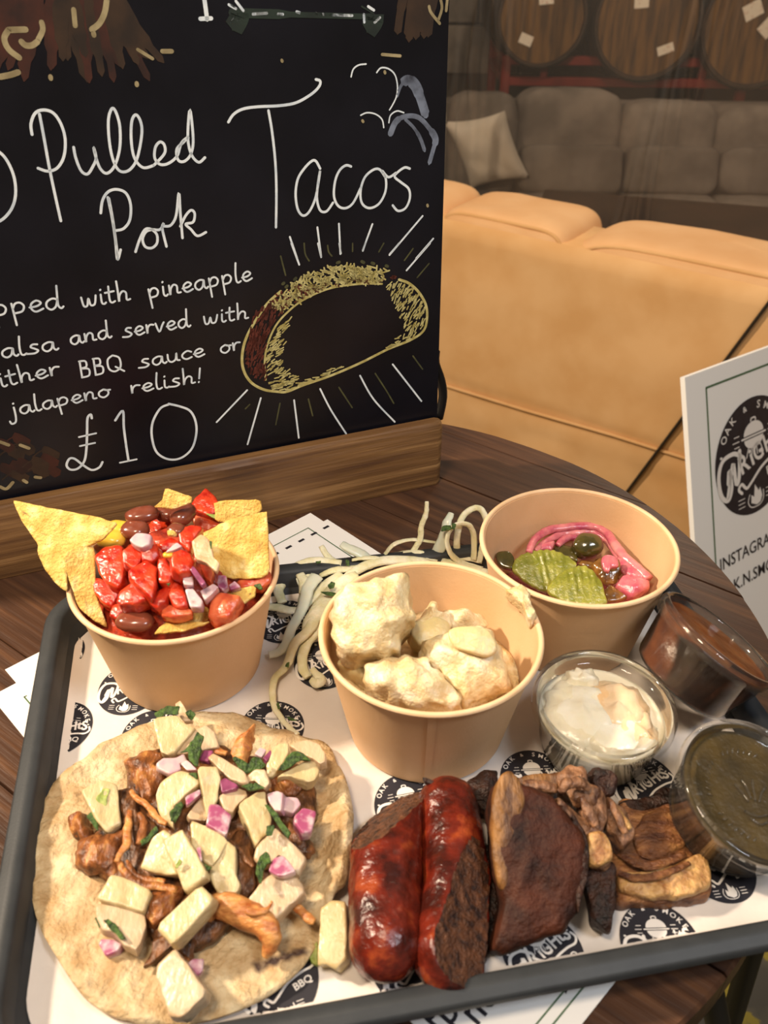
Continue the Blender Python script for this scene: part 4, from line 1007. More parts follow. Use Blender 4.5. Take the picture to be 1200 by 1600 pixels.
for i, (m_, nm, ct, key, s, dz, th, lb) in enumerate([
 ('onion_w', 'onion_piece', 'onion', 'N', '490,500 560,430 700,450 690,540 610,575 520,530', .013, .007, 'pale pink onion die below the brown beans'),
 ('onion_w', 'onion_piece', 'onion', 'N', '820,620 940,520 990,560 900,600', .010, .005, 'pale onion sliver behind the corn fleck'),
 ('onion_w', 'onion_piece', 'onion', 'O', '290,720 370,710 460,830 450,890 340,890', .010, .007, 'lilac onion die at the front of the salsa'),
 ('onion_w', 'onion_piece', 'onion', 'O', '430,740 560,670 610,700 570,740 480,830', .009, .006, 'pale translucent onion piece right of the lilac die'),
 ('onion_p', 'onion_piece', 'onion', 'O', '340,540 370,500 490,660 450,690', .013, .004, 'dark purple onion strip right of centre'),
 ('onion', 'onion_piece', 'onion', 'O', '600,590 680,590 700,700 650,740 600,700', .006, .005, 'lilac onion scrap under the big right chip'),
 ('onion', 'onion_piece', 'onion', 'O', '700,680 760,640 820,700 720,730', .006, .005, 'pink onion scrap next to the tomato pair'),
 ('onion_w', 'onion_piece', 'onion', 'O', '270,600 360,570 370,680 280,680', .009, .005, 'rosy onion die below the round tomato piece'),
 ('cream', 'sauce_smear', 'sauce', 'O', '350,270 440,200 510,250 550,330 560,420 620,480 590,560 500,480 390,440', .019, .004, 'creamy smear on the lower corner of the big right chip'),
 ('herb_y', 'herb_scrap', 'herb', 'O', '480,10 560,25 680,10 760,-10 700,50 620,75 550,50', .019, .0015, 'green herb scrap between the topmost tomato and the chip'),
 ('herb', 'herb_scrap', 'herb', 'O', '930,680 1000,660 1020,710 990,720', .010, .0015, 'dark leaf at the right rim of the salsa bowl'),
 ('herb', 'herb_scrap', 'herb', 'N', '830,910 880,900 860,940', .013, .001, 'tiny dark fleck on the front tomato'),
 ('herb', 'herb_scrap', 'herb', 'O', '523,270 545,275 545,340 530,340', .024, .0008, 'short green sliver on the big right chip'),
]):
    P = px(key, s); build(nm, *slab(P, hz(P, dz), th, (0, .4), False, 0, .0006, 150, i + 130, seg=3, bev=.2), m_, label=lb, cat=ct, group=('onion in the salsa' if ct == 'onion' else None))

# ------------------------------------------------------------------ potato salad
disc_in_cup(CP, CB, .0488, lambda x, y, s: .038 + .004 * noise.noise(Vector((x * 90, y * 90, 3))), 'potato', 'dressing', 'creamy dressing lying low in the middle bowl', 'dressing', 'stuff')
QG = 'chunks of potato salad in the middle bowl'
for i, (m_, s, z, th, gr, lb) in enumerate([
 ('potato_g', '125,540 180,490 260,510 300,540 260,620 200,590', .050, .012, (0, .2), 'small bare potato corner at the lower left'),
 ('potato', '500,400 490,350 560,290 600,220 630,220 640,270 700,300 690,360 640,440 540,440', .056, .018, (0, .4), 'peaked potato chunk in the middle back'),
 ('potato', '660,290 760,270 860,300 870,360 780,380 700,370', .052, .016, (0, .35), 'potato chunk at the back right, half hidden'),
 ('potato_g', '490,400 510,340 590,300 680,320 690,380 620,440 540,440', .059, .012, (0, .4), 'greyish bare potato face beside the peak'),
 ('potato', '540,450 600,400 700,370 800,360 900,365 940,450 990,560 990,650 860,700 760,745 700,640 600,560', .064, .022, (.05, .55), 'large wedge of dressed potato at the right'),
 ('potato', '260,560 350,510 480,500 580,520 700,650 750,740 600,755 450,730 350,700 270,650', .061, .020, (0, .4), 'lumpy dressed potato at the front of the bowl'),
 ('potato', '85,270 130,180 210,120 330,90 460,85 500,200 510,300 480,340 440,400 430,480 300,490 190,500 110,420', .082, .030, (0, .6), 'biggest creamy potato lump piled up at the left'),
]): item('potato_chunk', 'potato', m_, 'Q', s, CB + z, th, lb, QG, gr, rnd=True, dome=.007 if i not in (0, 3) else .002, nz=.0042 if i not in (0, 3) else .0016, nf=120, seed=i + 200, seg=7, rings=[.12, .25, .38, .5, .62, .73, .83, .91], bev=.3)
item('potato_smear', 'potato', 'potato_g', 'Q', '690,370 800,350 890,370 930,460 880,500 780,480 710,450', CB + .0765, .004, 'smooth yellow potato face on the right-hand wedge', None, (.05, .55), True, .001, .0008)
item('potato_smear', 'potato', 'potato', 'Q', '975,165 1070,150 1100,220 1125,280 1090,310 1060,250 1010,200', CB + CUPH + .005, .009, 'smear of potato salad stuck on the right rim of the middle bowl', None, (.2, .2), True, .002, .0022, 260, 9, seg=5)

# ------------------------------------------------------------------ pickles
disc_in_cup(CK, CB, .0450, lambda x, y, s: .020 + .003 * noise.noise(Vector((x * 90, y * 90, 3))), 'pinkon', 'pickled_onion_bed', 'tangle of pink pickled onion at the bottom of the back right bowl', 'onion', 'stuff')
def ridge(amp, ang, f=1500):
    return lambda q, s, d: amp * sin((q.x * cos(ang) + q.y * sin(ang)) * f) * (1 if d > -.6 else .3)
KZ = CB + .036
item('gherkin_slice', 'pickle', 'pickle', 'K', '95,400 110,350 150,310 230,280 320,268 400,275 480,305 540,345 560,385 500,430 430,500 350,570 220,520 120,440', KZ + .006, .004, 'larger crinkle-cut gherkin slice at the left of the bowl', 'crinkle-cut gherkin slices', (0, .45), True, .0005, .0003, hf=ridge(.00045, .15, 1500), seg=6, rings=[.1, .2, .3, .4, .5, .6, .7, .8, .9])
item('gherkin_slice', 'pickle', 'pickle', 'K', '350,560 380,500 440,440 520,398 620,385 690,430 735,500 760,580 770,660 560,680 420,620', KZ + .011, .004, 'smaller crinkle-cut gherkin slice overlapping it in front', 'crinkle-cut gherkin slices', (0, .45), True, .0005, .0003, hf=ridge(.00045, .05, 1500), seg=6, rings=[.1, .2, .3, .4, .5, .6, .7, .8, .9])
item('jalapeno_slice', 'jalapeno', 'jal', 'K', '-20,290 60,280 110,330 100,400 60,400 0,370', KZ + .006, .004, 'dark green jalapeno slice in the shade at the far left', None, (0, .4), True, .001, .0005)
item('jalapeno_slice', 'jalapeno', 'jal', 'K', '530,230 570,160 640,145 720,170 755,240 730,290 640,315 560,290', KZ + .010, .007, 'glossy dark jalapeno slice at the top of the pile', None, (0, .5), True, .004, .0006, seg=6)
item('jalapeno_slice', 'jalapeno', 'jal', 'K', '385,275 420,225 520,240 560,300 570,360 450,320', KZ + .004, .005, 'dark jalapeno piece left of the glossy one', None, (0, .3), False, .001, .0008)
item('jalapeno_slice', 'jalapeno', 'jal_b', 'K', '670,380 740,320 860,350 900,400 860,480 800,520 740,490 700,430', KZ + .006, .007, 'brown seedy jalapeno piece under the pink onion curl', None, (0, .45), True, .002, .0016, 200, 4, seg=6)
item('jalapeno_slice', 'jalapeno', 'jal_b', 'K', '750,560 800,520 880,560 950,600 860,640 780,640', KZ + .004, .004, 'brown jalapeno piece at the front of the bowl', None, (0, .3), False, .001, .0008)
item('jalapeno_slice', 'jalapeno', 'jal_b', 'K', '590,350 700,360 690,410 610,400 560,375', KZ + .003, .004, 'small brown piece behind the smaller gherkin slice', None, (0, .3), False, .001, .0008)
item('pickled_onion', 'onion', 'pinkon', 'K', '740,330 790,308 850,330 862,385 810,400 790,430 750,400', KZ + .016, .003, 'pink onion curl on the brown jalapeno', 'pickled pink onion', (0, .4), True, .001, .0004)
item('pickled_onion', 'onion', 'pinkon', 'K', '845,520 900,455 1030,470 1090,490 1085,545 960,610 900,570', KZ + .009, .009, 'bright pink onion wedge at the right of the bowl', 'pickled pink onion', (0, .4), False, .002, .001, 160, 3)
item('pickled_onion', 'onion', 'pinkon', 'K', '300,230 400,200 405,215 380,275 340,270 290,275', KZ + .008, .005, 'bright pink onion bit behind the larger gherkin slice', 'pickled pink onion', (0, .4), False, .001, .0006)
for i, (s, rad, z, lb) in enumerate([
 ('215,290 240,220 300,160 380,125 480,112 600,102 700,110 780,155 830,230 900,320 980,390 1080,480', [.0022, .003, .0033, .003, .0035, .003], KZ + .010, 'long pink onion ring arching round the back of the bowl'),
 ('260,280 330,220 400,180 470,150 560,150 660,140 760,190 830,280 890,370', [.002, .0026, .003, .0026, .0022], KZ + .007, 'second pink onion strip inside the arching one'),
 ('880,330 920,400 960,450 1040,470', [.003, .0045, .005, .004], KZ + .008, 'pink onion strip running down to the right-hand wedge'),
 ('420,240 480,190 560,180', [.002, .003, .002], KZ + .006, 'short pink onion strip left of the glossy jalapeno')]):
    strand('pickled_onion', 'onion', 'pinkon', 'K', s, z, rad, lb, 'pickled pink onion', flat=.8, nz=.0004, seed=i)

# ------------------------------------------------------------------ cabbage slaw
SG = 'cabbage shreds between the bowls'
for i, (m_, key, s, z, rad, lb) in enumerate([
 ('slaw', 'S', '800,70 797,130 775,190 768,250 720,330', [.048, .040, .032, .024, .014], [.0013, .0018, .0022, .0020], 'cabbage shred standing tall behind the tray'),
 ('slaw', 'S', '850,265 740,250 650,270 590,340', [.018, .024, .024, .014], [.0014, .0019, .0019], 'arched shred left of the tall one'),
 ('slaw_g', 'S', '915,125 895,170 885,220 860,290 830,340', [.040, .036, .030, .020, .012], [.0022, .0032, .0036, .0044, .004], 'thick pale stem with green flecks beside the back loops'),
 ('slaw', 'S', '1060,390 960,355 910,310 895,240 930,185 990,178 1020,230 1020,345', [.014, .016, .022, .030, .036, .036, .028, .014], [.003, .0028, .0024, .0022, .0022], 'inner loop of cabbage left of the pickle bowl'),
 ('slaw', 'S', '940,320 945,220 970,140 1030,100 1070,130 1078,200 1060,290 1045,355', [.014, .028, .038, .042, .040, .032, .022, .012], [.0024, .0022, .0022, .0022], 'tall outer loop of cabbage next to the pickle bowl'),
 ('slaw', 'S', '125,545 105,480 150,410 210,370 280,352 400,365', [.006, .008, .012, .016, .018, .018], [.003, .004, .0035, .003], 'shred bending round beside the nacho bowl'),
 ('slaw', 'S', '370,480 430,420 520,370 620,345 760,350 850,372', [.016, .018, .020, .020, .018, .016], [.0022, .004, .0042, .0035], 'long thick shred along the back of the middle bowl'),
 ('slaw_g', 'S', '400,270 440,292 500,320 535,345', [.026, .024, .020, .016], [.003, .0042, .0045, .0035], 'bluish white cabbage stem near the back rim'),
 ('slaw', 'S', '305,280 335,325 375,355', [.024, .020, .016], [.002, .0024, .002], 'short cream shred left of the bluish stem'),
 ('slaw', 'U', '-30,365 60,368 180,395 290,385', [.008, .009, .010, .010], [.0028, .0034, .0034, .0028], 'shred lying level beside the nacho bowl'),
 ('slaw_g', 'U', '400,110 330,200 305,290 270,400 190,540 150,660 90,740 0,765', [.020, .018, .015, .012, .010, .007, .0055, .005], [.005, .0042, .0036, .0034, .0028], 'long shred trailing towards the nacho bowl'),
 ('slaw', 'U', '560,270 430,400 330,560 210,680 150,850 50,960 30,1100 60,1220 140,1340 240,1430', [.016, .014, .012, .008, .005, .0045, .0045, .0045, .006, .009], [.003, .004, .003, .0022, .0018, .0017], 'longest thin shred reaching down to the tortilla'),
 ('slaw', 'U', '620,230 500,380 390,560 300,700 280,860 330,950', [.018, .014, .010, .006, .0045, .0045], [.003, .004, .0038, .0032, .0026], 'shred hanging down beside the middle bowl'),
 ('slaw', 'U', '360,880 400,930 440,970 400,1000 350,970', [.008, .0075, .0065, .006, .0055], [.0018, .003, .0034, .002], 'curled tip on the badge left of the middle bowl'),
 ('slaw', 'U', '740,100 600,170 480,330 360,480 310,560', [.020, .018, .015, .012, .010], [.004, .006, .008, .006, .003], 'widest flat shred in front of the others'),
 ('slaw', 'S', '750,325 800,330 850,350', [.016, .016, .014], [.004, .0045, .003], 'stubby cream piece behind the middle bowl'),
 ('slaw', 'S', '1090,410 960,372 870,350', [.013, .015, .015], [.004, .0045, .003], 'stout shred between the middle bowl and the pickle bowl'),
 ('slaw', 'U', '260,90 300,170 290,260', [.020, .018, .014], [.003, .004, .003], 'short folded piece on top of the left slaw'),
 ('slaw', 'S', '110,410 190,400 260,420 300,450', [.012, .014, .014, .012], .0026, 'wispy shred inside the bend beside the nacho bowl'),
 ('slaw', 'S', '300,420 360,395 450,385 540,375', [.016, .018, .018, .016], .003, 'shred lying below the long thick one'),
 ('slaw_g', 'S', '200,430 225,480 220,540 200,600', [.014, .014, .012, .008], .0034, 'broad short stem in the middle of the left slaw'),
 ('slaw', 'S', '240,560 290,500 340,450 400,410', [.010, .014, .017, .018], .0038, 'straight shred rising towards the middle bowl rim'),
 ('slaw', 'S', '600,330 680,315 760,310 830,325', [.012, .016, .018, .016], .0026, 'level shred behind the middle bowl'),
 ('slaw', 'S', '870,360 900,330 980,330 1060,350', [.010, .014, .014, .012], .0034, 'shred at the foot of the back loops'),
 ('slaw', 'S', '250,640 280,580 330,520 350,480', [.006, .010, .014, .016], .003, 'shred close along the left of the middle bowl'),
 ('slaw', 'S', '450,345 520,335 600,345 660,365', [.020, .022, .020, .016], .0022, 'thin shred on top of the slaw at the back'),
]): strand('cabbage_shred', 'cabbage', m_, key, s, [PZ + a for a in z], rad, lb, SG, n=10, flat=.45, seed=i + 40, nz=.0005)
for i, (key, s, z, lb) in enumerate([
 ('U', '490,180 520,150 558,160 540,200 505,215', .025, 'green herb scrap on the slaw left of the middle bowl'), ('U', '430,235 500,235 578,250 550,275 470,262', .023, 'long green herb scrap lying across the wide shred'),
 ('U', '135,860 150,825 172,820 165,870', .0095, 'herb fleck on the long thin shred'), ('U', '60,1170 85,1150 98,1215 75,1220', .0085, 'herb fleck lower on the long thin shred'),
 ('U', '140,1270 190,1285 235,1310 180,1310', .0085, 'dark leaf beside the badge above the tortilla'), ('S', '870,185 915,180 915,200 868,210', .038, 'green band round the thick pale stem'),
 ('S', '418,340 435,345 440,370 422,375', .022, 'herb scrap above the long thick shred'), ('S', '280,350 305,348 300,358 285,360', .0225, 'tiny herb fleck on the bending shred'), ('S', '920,170 940,175 930,200 915,195', .038, 'tiny herb tip beside the inner loop')]):
    item('herb_scrap', 'herb', 'herb', key, s, PZ + z, .001, lb, None, (0, .5), nz=.0006, nf=260, seed=i + 300, bev=.3)

# ------------------------------------------------------------------ sausages
def sausage(pts, rad, cut, label, seed):
    Q = smooth_open(pts, 16); K = len(Q); n = 64; V = []; Fc = []
    ax = (Q[-1] - Q[0]).normalized()
    # round caps
    ring = []
    for k in range(9):
        a = pi / 2 * k / 9; ring.append((Q[0] - ax * rad * .95 * cos(a), rad * sin(a)))
    for q in Q: ring.append((q, rad))
    for k in range(1, 10):
        a = pi / 2 * k / 9; ring.append((Q[-1] + ax * rad * .95 * sin(a), rad * cos(a)))
    u = Vector((0, 0, 1)).cross(ax).normalized(); v = ax.cross(u); L = len(ring)
    c0, cn = cut; cn = Vector(cn).normalized(); flag = []
    for i, (c, r_) in enumerate(ring):
        f = i / (L - 1); r2_ = max(r_, .0002) * (1 + .06 * sin(f * 3.0 + seed))
        for k in range(n):
            a = 2 * pi * k / n; q = c + (u * cos(a) + v * sin(a)) * r2_
            dr = (u * cos(a) + v * sin(a))
            q = q + dr * (.0011 * noise.noise(q * 90 + Vector((seed, 0, 0))) + .0005 * noise.noise(q * 260))
            d = (q - c0).dot(cn)
            if d > 0:
                q = q - cn * d; q = q + cn * (.0009 * noise.noise(q * 240) + .0006 * noise.noise(q * 600)); flag.append(1)
            else: flag.append(0)
            V.append(q)
    mi = []
    for i in range(L - 1):
        for k in range(n):
            l = (k + 1) % n; f = (i * n + k, i * n + l, (i + 1) * n + l, (i + 1) * n + k); Fc.append(f); mi.append(1 if sum(flag[j] for j in f) == 4 else 0)
    s = thing('smoked_sausage', (V[0][0], V[0][1], PZ), label, 'sausage', 'smoked sausage halves on the paper')
    fs = [f for f, m_ in zip(Fc, mi) if m_ == 0]; fc = [f for f, m_ in zip(Fc, mi) if m_ == 1]
    fs.append(tuple(range(n))[::-1]); fs.append(tuple((L - 1) * n + k for k in range(n)))
    build('skin', V, fs, 'skin', s); build('cut_face', V, fc, 'cut', s)
SZ = PZ + .0186
sausage([onz(612, 1262, SZ), onz(602, 1370, SZ), onz(603, 1475, SZ)], .0162, (onz(590, 1300, SZ + .0085), (-.50, .55, .68)), 'left glossy red-brown smoked sausage half, its cut end facing up left', 1)
sausage([onz(700, 1262, SZ), onz(712, 1370, SZ), onz(702, 1490, SZ)], .0162, (onz(716, 1425, SZ + .0095), (.62, -.22, .75)), 'right smoked sausage half with a long brown cut face at its lower right', 4)
item('crackling_tip', 'meat', 'bark', 'G', '475,125 500,130 540,150 530,165 490,150', PZ + .030, .003, 'dark twisted knot at the top end of the right sausage', None, (0, .2))

# ------------------------------------------------------------------ brisket and shredded meat
BG = 'meat pieces right of the sausages'
for i, (m_, key, s, z, th, gr, dm, nz_, lb) in enumerate([
 ('bark', 'G', '720,150 780,110 900,75 890,200 880,330 800,300 745,230', .020, .013, (0, .3), .002, .0022, 'dark crusty meat end behind the right sausage'),
 ('bark', 'G', '790,470 870,520 940,480 960,560 900,900 870,1060 820,1190 775,1110 800,950', .012, .009, (0, .2), .001, .0014, 'thin blackened sliver pointing down between sausage and brisket'),
 ('porkslice', 'H', '600,180 700,170 780,130 835,150 840,300 900,390 960,450 975,550 920,580 800,595 700,590 620,600 580,570 560,430 600,300', .0115, .0105, (-.05, .12), .002, .0014, 'broad pale brown pork slice with banded edge at the right'),
 ('fat', 'H', '600,480 700,470 820,440 930,400 965,450 970,520 900,560 780,575 680,570 600,540', .0145, .005, (0, .12), .001, .0012, 'golden fatty band along the front of the pork slice'),
 ('bark', 'H', '590,190 700,172 780,130 840,148 850,190 760,205 660,235', .0155, .008, (0, .1), .001, .0018, 'charred upper edge of the pork slice'),
 ('porkslice', 'H', '650,330 700,240 800,210 850,300 850,370 760,420 680,400', .0155, .005, (0, .1), .002, .0012, 'reddish upper layer lying on the pork slice'),
 ('bark', 'H', '455,470 570,430 580,540 572,640 555,712 490,680 470,600', .019, .012, (.1, .4), .001, .0018, 'dark ragged strip hanging right of the brisket'),
 ('meat', 'H', '340,170 420,230 500,280 560,400 530,450 470,430 440,330 400,270 350,220', .034, .014, (0, .3), .002, .0026, 'long shredded piece running along the brisket edge'),
 ('fat', 'H', '470,320 540,320 570,420 480,440', .036, .006, (0, .4), .001, .0012, 'yellow fatty lump in the middle of the shreds'),
 ('meat', 'H', '545,170 600,200 645,280 650,330 620,380 580,340 545,280', .031, .013, (0, .4), .002, .0024, 'striated shred leaning right over the pork slice'),
 ('meat', 'H', '455,120 520,140 550,200 540,280 500,330 450,260 430,190', .036, .012, (0, .4), .002, .0026, 'pinkish shred in the middle of the tangle'),
 ('bark', 'H', '475,60 550,50 588,90 575,150 520,160 490,110', .038, .012, (0, .3), .002, .0028, 'black crust lump in front of the white dip'),
 ('meat', 'H', '340,80 400,35 460,60 480,110 520,140 505,200 440,210 380,170', .041, .013, (0, .4), .003, .0030, 'topmost knotted shred at the back of the tangle'),
 ('brisket_f', 'H', '165,100 330,70 350,90 345,130 300,170 200,165', .040, .008, (0, .3), .001, .0014, 'pale flat piece lying over the top of the brisket'),
 ('brisket', 'H', '75,190 100,100 150,62 200,110 330,160 400,250 460,330 470,480 430,640 380,720 300,750 130,818 80,795 130,600 100,480 88,330', .037, .026, (-.05, .55), .002, .0014, 'big dark brisket slab with a lighter left side'),
 ('brisket_f', 'H', '78,200 98,105 150,60 190,112 212,175 175,320 150,430 132,560 95,500 76,350', .0452, .006, (-.05, .58), .001, .0012, 'light brown streaked side of the brisket slab'),
 ('bark', 'H', '400,255 420,250 462,330 475,480 450,560 430,640 415,560 430,440 425,340', .035, .020, (0, .4), .001, .0016, 'blackened right edge of the brisket slab'),
]):
    item('brisket_slab' if m_ == 'brisket' else 'meat_piece', 'meat', m_, key, s, PZ + z, th, lb, BG, gr, rnd=(m_ != 'brisket'), dome=dm, nz=nz_, nf=140, seed=i + 400, seg=6, rings=[.1, .2, .3, .4, .5, .6, .7, .8, .9], bev=.22)
for i, (m_, s, z, r_, lb) in enumerate([
 ('meat', '350,150 380,120 430,110 470,130', [.045, .048, .048, .045], .003, 'curled fibre on top of the meat tangle'), ('meat', '440,170 470,230 500,290', [.043, .041, .038], .0024, 'pale fibre running down the tangle'),
 ('meat', '560,190 590,250 620,320', [.038, .037, .034], .002, 'fibre on the right-hand shred'), ('fat', '575,210 610,260 640,300', [.037, .036, .034], .0016, 'light fibre beside it on the right-hand shred'),
 ('meat', '200,120 270,125 340,135', [.044, .044, .043], .003, 'thick fibre across the top of the brisket'), ('porkslice', '590,400 660,440 740,450 860,400', [.017, .0175, .0175, .017], .0022, 'fold line across the pork slice'),
 ('porkslice', '590,480 660,500 760,490 880,440', [.0165, .017, .017, .0165], .002, 'lower fold line across the pork slice')]):
    strand('meat_fibre', 'meat', m_, 'H', s, [PZ + a for a in z], r_, lb, 'meat fibres', seed=i + 70, nz=.0008)

# ------------------------------------------------------------------ sauce pots with lids
def pot(c, ax, h, label, m_, lab_s, fill, emb=False):
    c = Vector(c); u, v, a = basis(ax); rt, rb = .0362, .0285
    base = c - a * h
    r = thing('sauce_pot', (base.x, base.y, base.z), label, 'sauce pot', 'clear lidded sauce pots')
    build('cup', *lathe([(.0005, 0), (rb - .002, 0), (rb, .0015), (rb + .001, .004), (rt - .002, h - .006), (rt - .0012, h - .0055), (rt - .0006, h - .001)], base, a, 96), 'plastic', r)
    build('lid', *lathe([(.0375, -.006), (.0380, -.004), (.0374, -.0025), (.0380, -.001), (.0374, .001), (.0362, .0022), (.0346, .0022), (.0336, .001), (.0330, -.0025), (.0318, -.0040), (.0300, -.0042), (.0290, -.0036), (.0280, -.0042), (.0005, -.0042)], c, a, 96), 'lid', r)
    # tab on the lid
    if emb:
        g = G()
        for k in range(46):
            t = 2 * pi * k / 46
            if k % 9 in (7, 8): continue
            p = c + (u * cos(t) + v * sin(t)) * .0235 - a * .0038; q = c + (u * cos(t + .05) + v * sin(t + .05)) * .0215 - a * .0038
            g.add(tube([p, q], .00035, 6))
        for (x0, y0, x1, y1) in ((-.008, .004, -.003, -.004), (-.004, .007, -.001, -.002), (.002, .008, .001, -.003), (.008, .005, .003, -.003), (-.006, -.009, .006, -.009), (-.004, -.012, .005, -.0125)):
            g.add(tube(smooth_open([c + u * x0 + v * y0 - a * .0038, c + u * (x0 + x1) * .45 + v * (y0 + y1) * .6 - a * .0038, c + u * x1 + v * y1 - a * .0038], 4), .0005, 6))
        g.build('embossing', 'lid', r)
    if m_:
        hh = h * fill
        rf = rb + (rt - .002 - rb) * (hh / (h - .006)) - .0004
        V = []; Fc = []; n = 72
        pr = [(.0005, .0012), (rb - .0018, .0012), (rb - .0006, .003), (rf, hh)] + [(rf * k / 10, hh) for k in (9.5, 9, 8, 7, 6, 5, 4, 3, 2, 1)] + [(.0002, hh)]
        for j, (R_, z) in enumerate(pr):
            for i in range(n):
                t = 2 * pi * i / n; q = base + a * z + (u * cos(t) + v * sin(t)) * R_
                if j >= 3: q = q + a * (.0006 * noise.noise(q * 120) * min(1, j - 3))
                V.append(q)
        for j in range(len(pr) - 1):
            for i in range(n): k = (i + 1) % n; Fc.append((j * n + i, j * n + k, (j + 1) * n + k, (j + 1) * n + i))
        build('sauce', V, Fc, m_, r)
    return r, base, u, v, a
P1, b1_, u1, v1, a1 = pot((.1176, .3262, CB + .0365), (.03, -.05, 1), .0355, 'clear lidded pot of white mayonnaise dip in front of the pickle bowl', 'mayo', '', .72)
# lumps of dip pressed against the lid
def lump(cx, cy, sx, sy, sz, m_, sd):
    p = b1_ + u1 * cx + v1 * cy + a1 * .0232
    build('dip_lump', *pillow(p, (sx, sy, sz), 0, .8, 30, 18, nz=.22, seed=sd), m_, P1)
lump(-.011, .001, .040, .044, .0190, 'mayo', 1); lump(.004, -.013, .046, .034, .0186, 'mayo', 2); lump(.009, .004, .034, .040, .0196, 'mayo_o', 3); lump(-.007, .0235, .020, .014, .0190, 'mayo', 5); lump(.015, -.010, .026, .028, .0190, 'mayo_o', 7)
pot((.1858, .3625, CB + .0500), (.66, .22, 1), .0340, 'clear lidded pot of dark brown barbecue sauce tilted against the tray rim', 'bbq', '', .92)
pot((.1775, .2690, CB + .0400), (.22, -.22, 1), .0335, 'clear lidded pot of olive green relish at the right edge of the tray', 'relish', '', .84, emb=True)
# ================================================================== tan sofa behind the table
SZT = .80
s0 = onz(690, 345, SZT); s1 = onz(1200, 455, SZT); sd_ = Vector((s1.x - s0.x, s1.y - s0.y, 0)).normalized(); sn = Vector((-sd_.y, sd_.x, 0))
def son(p): return onpl(p[0], p[1], s0, -sn)
sang = math.atan2(sd_.y, sd_.x)
sof = thing('tan_sofa', (s0.x, s0.y, 0), 'tan fabric sofa seen from behind, standing right behind the table', 'sofa')
def sbox(name, l0, l1, d0, d1, z0, z1, m_, bev=.02):
    c = s0 + sd_ * (l0 + l1) / 2 + sn * (d0 + d1) / 2; c.z = (z0 + z1) / 2
    return build(name, *box(c, (l1 - l0, d1 - d0, z1 - z0), sang, bev), m_, sof, sharp=40)
# back panel with a low seam: fine grid, gently wavy cloth
V = []; Fc = []; NU, NVV = 60, 40; L0_, L1_ = -.38, 1.35
zs_ = (onpl(690, 600, s0, sn).z)
for i in range(NU + 1):
    for j in range(NVV + 1):
        l = L0_ + (L1_ - L0_) * i / NU; z = .10 + (SZT - .10) * j / NVV
        dd = .0035 * noise.noise(Vector((l * 5, z * 9, 1))) + (.006 * exp(-((z - zs_) / .012) ** 2)) + (.004 * noise.noise(Vector((l * 11, z * 22, 4))) if z < zs_ else 0)
        if j == NVV: dd += .018
        if j == NVV - 1: dd += .002
        V.append(s0 + sd_ * l + sn * dd + Vector((0, 0, z - SZT)))
for i in range(NU):
    for j in range(NVV): a = i * (NVV + 1) + j; Fc.append((a, a + NVV + 1, a + NVV + 2, a + 1))
build('back_panel', V, Fc, 'tan', sof)
sbox('back_frame', L0_ + .01, L1_ - .01, .012, .20, .08, SZT - .004, 'tan')
sbox('seat_base', L0_, L1_, .2, .85, .08, .40, 'tan')
sbox('armrest', L0_ - .16, L0_ + .02, .02, .88, .06, .60, 'tan', .05)
sbox('armrest', L1_ - .02, L1_ + .16, .02, .88, .06, .60, 'tan', .05)
build('seam_piping', *tube([son(p) - sn * .002 for p in ((640, 588), (690, 600), (820, 640), (960, 680), (1070, 715), (1240, 768))], .004, 8), 'tan', sof)
for l in (L0_ + .05, L1_ - .05):
    for d in (.06, .78):
        c = s0 + sd_ * l + sn * d; build('foot', *lathe([(.001, 0), (.02, 0), (.028, .085), (.001, .085)], (c.x, c.y, 0), n=20), 'darkwood', sof, sharp=40)
def lonz(p): q = onpl(p[0], p[1], s0 + sn * .1, sn); return (q - s0).dot(sd_)
cuts = [L0_ + .02, lonz((712, 330)), lonz((910, 350)), lonz((910, 350)) + .78, L1_ - .02]
cuts[3] = min(cuts[3], L1_ - .3)
for i in range(4):
    a, b = cuts[i], cuts[i + 1]; c = s0 + sd_ * (a + b) / 2 + sn * .135; c.z = SZT - .175
    build('back_cushion', *pillow(c, (b - a + .012, .25, .40), sang, .30, 56, 26, nz=.015, seed=i), 'tan_c', sof)
    pw_ = lambda t, e_: math.copysign(abs(t) ** e_, t); hx, hy, hzz = (b - a + .012) / 2, .126, .20
    for kk, sg_ in ((.95, -1),):
        ring_ = []
        for t_ in range(61):
            t = 2 * pi * t_ / 60; y_ = sg_ * hy * (1 - kk ** (2 / .30)) ** .15
            ring_.append(c + sd_ * (hx * kk * pw_(cos(t), .30)) + sn * y_ + Vector((0, 0, hzz * kk * pw_(sin(t), .30))))
        build('cushion_piping', *tube(ring_, .004, 8), 'tan', sof)
    c2 = s0 + sd_ * (a + b) / 2 + sn * .56; c2.z = .47
    build('seat_cushion', *pillow(c2, (b - a - .004, .62, .16), sang, .32, 32, 16), 'tan_c', sof)
# black strap across the sofa back
q0 = son((1262, 392)) - sn * .004; q1 = son((975, 775)) - sn * .008; q1b = q1 + (q1 - q0) * .15
V, Fc = tube([q0, q0.lerp(q1, .5) - sn * .001, q1], .011, 8, .3)
build('black_strap', V, Fc, 'strap', label='black strap running slantwise down the back of the tan sofa', cat='strap', sharp=30)

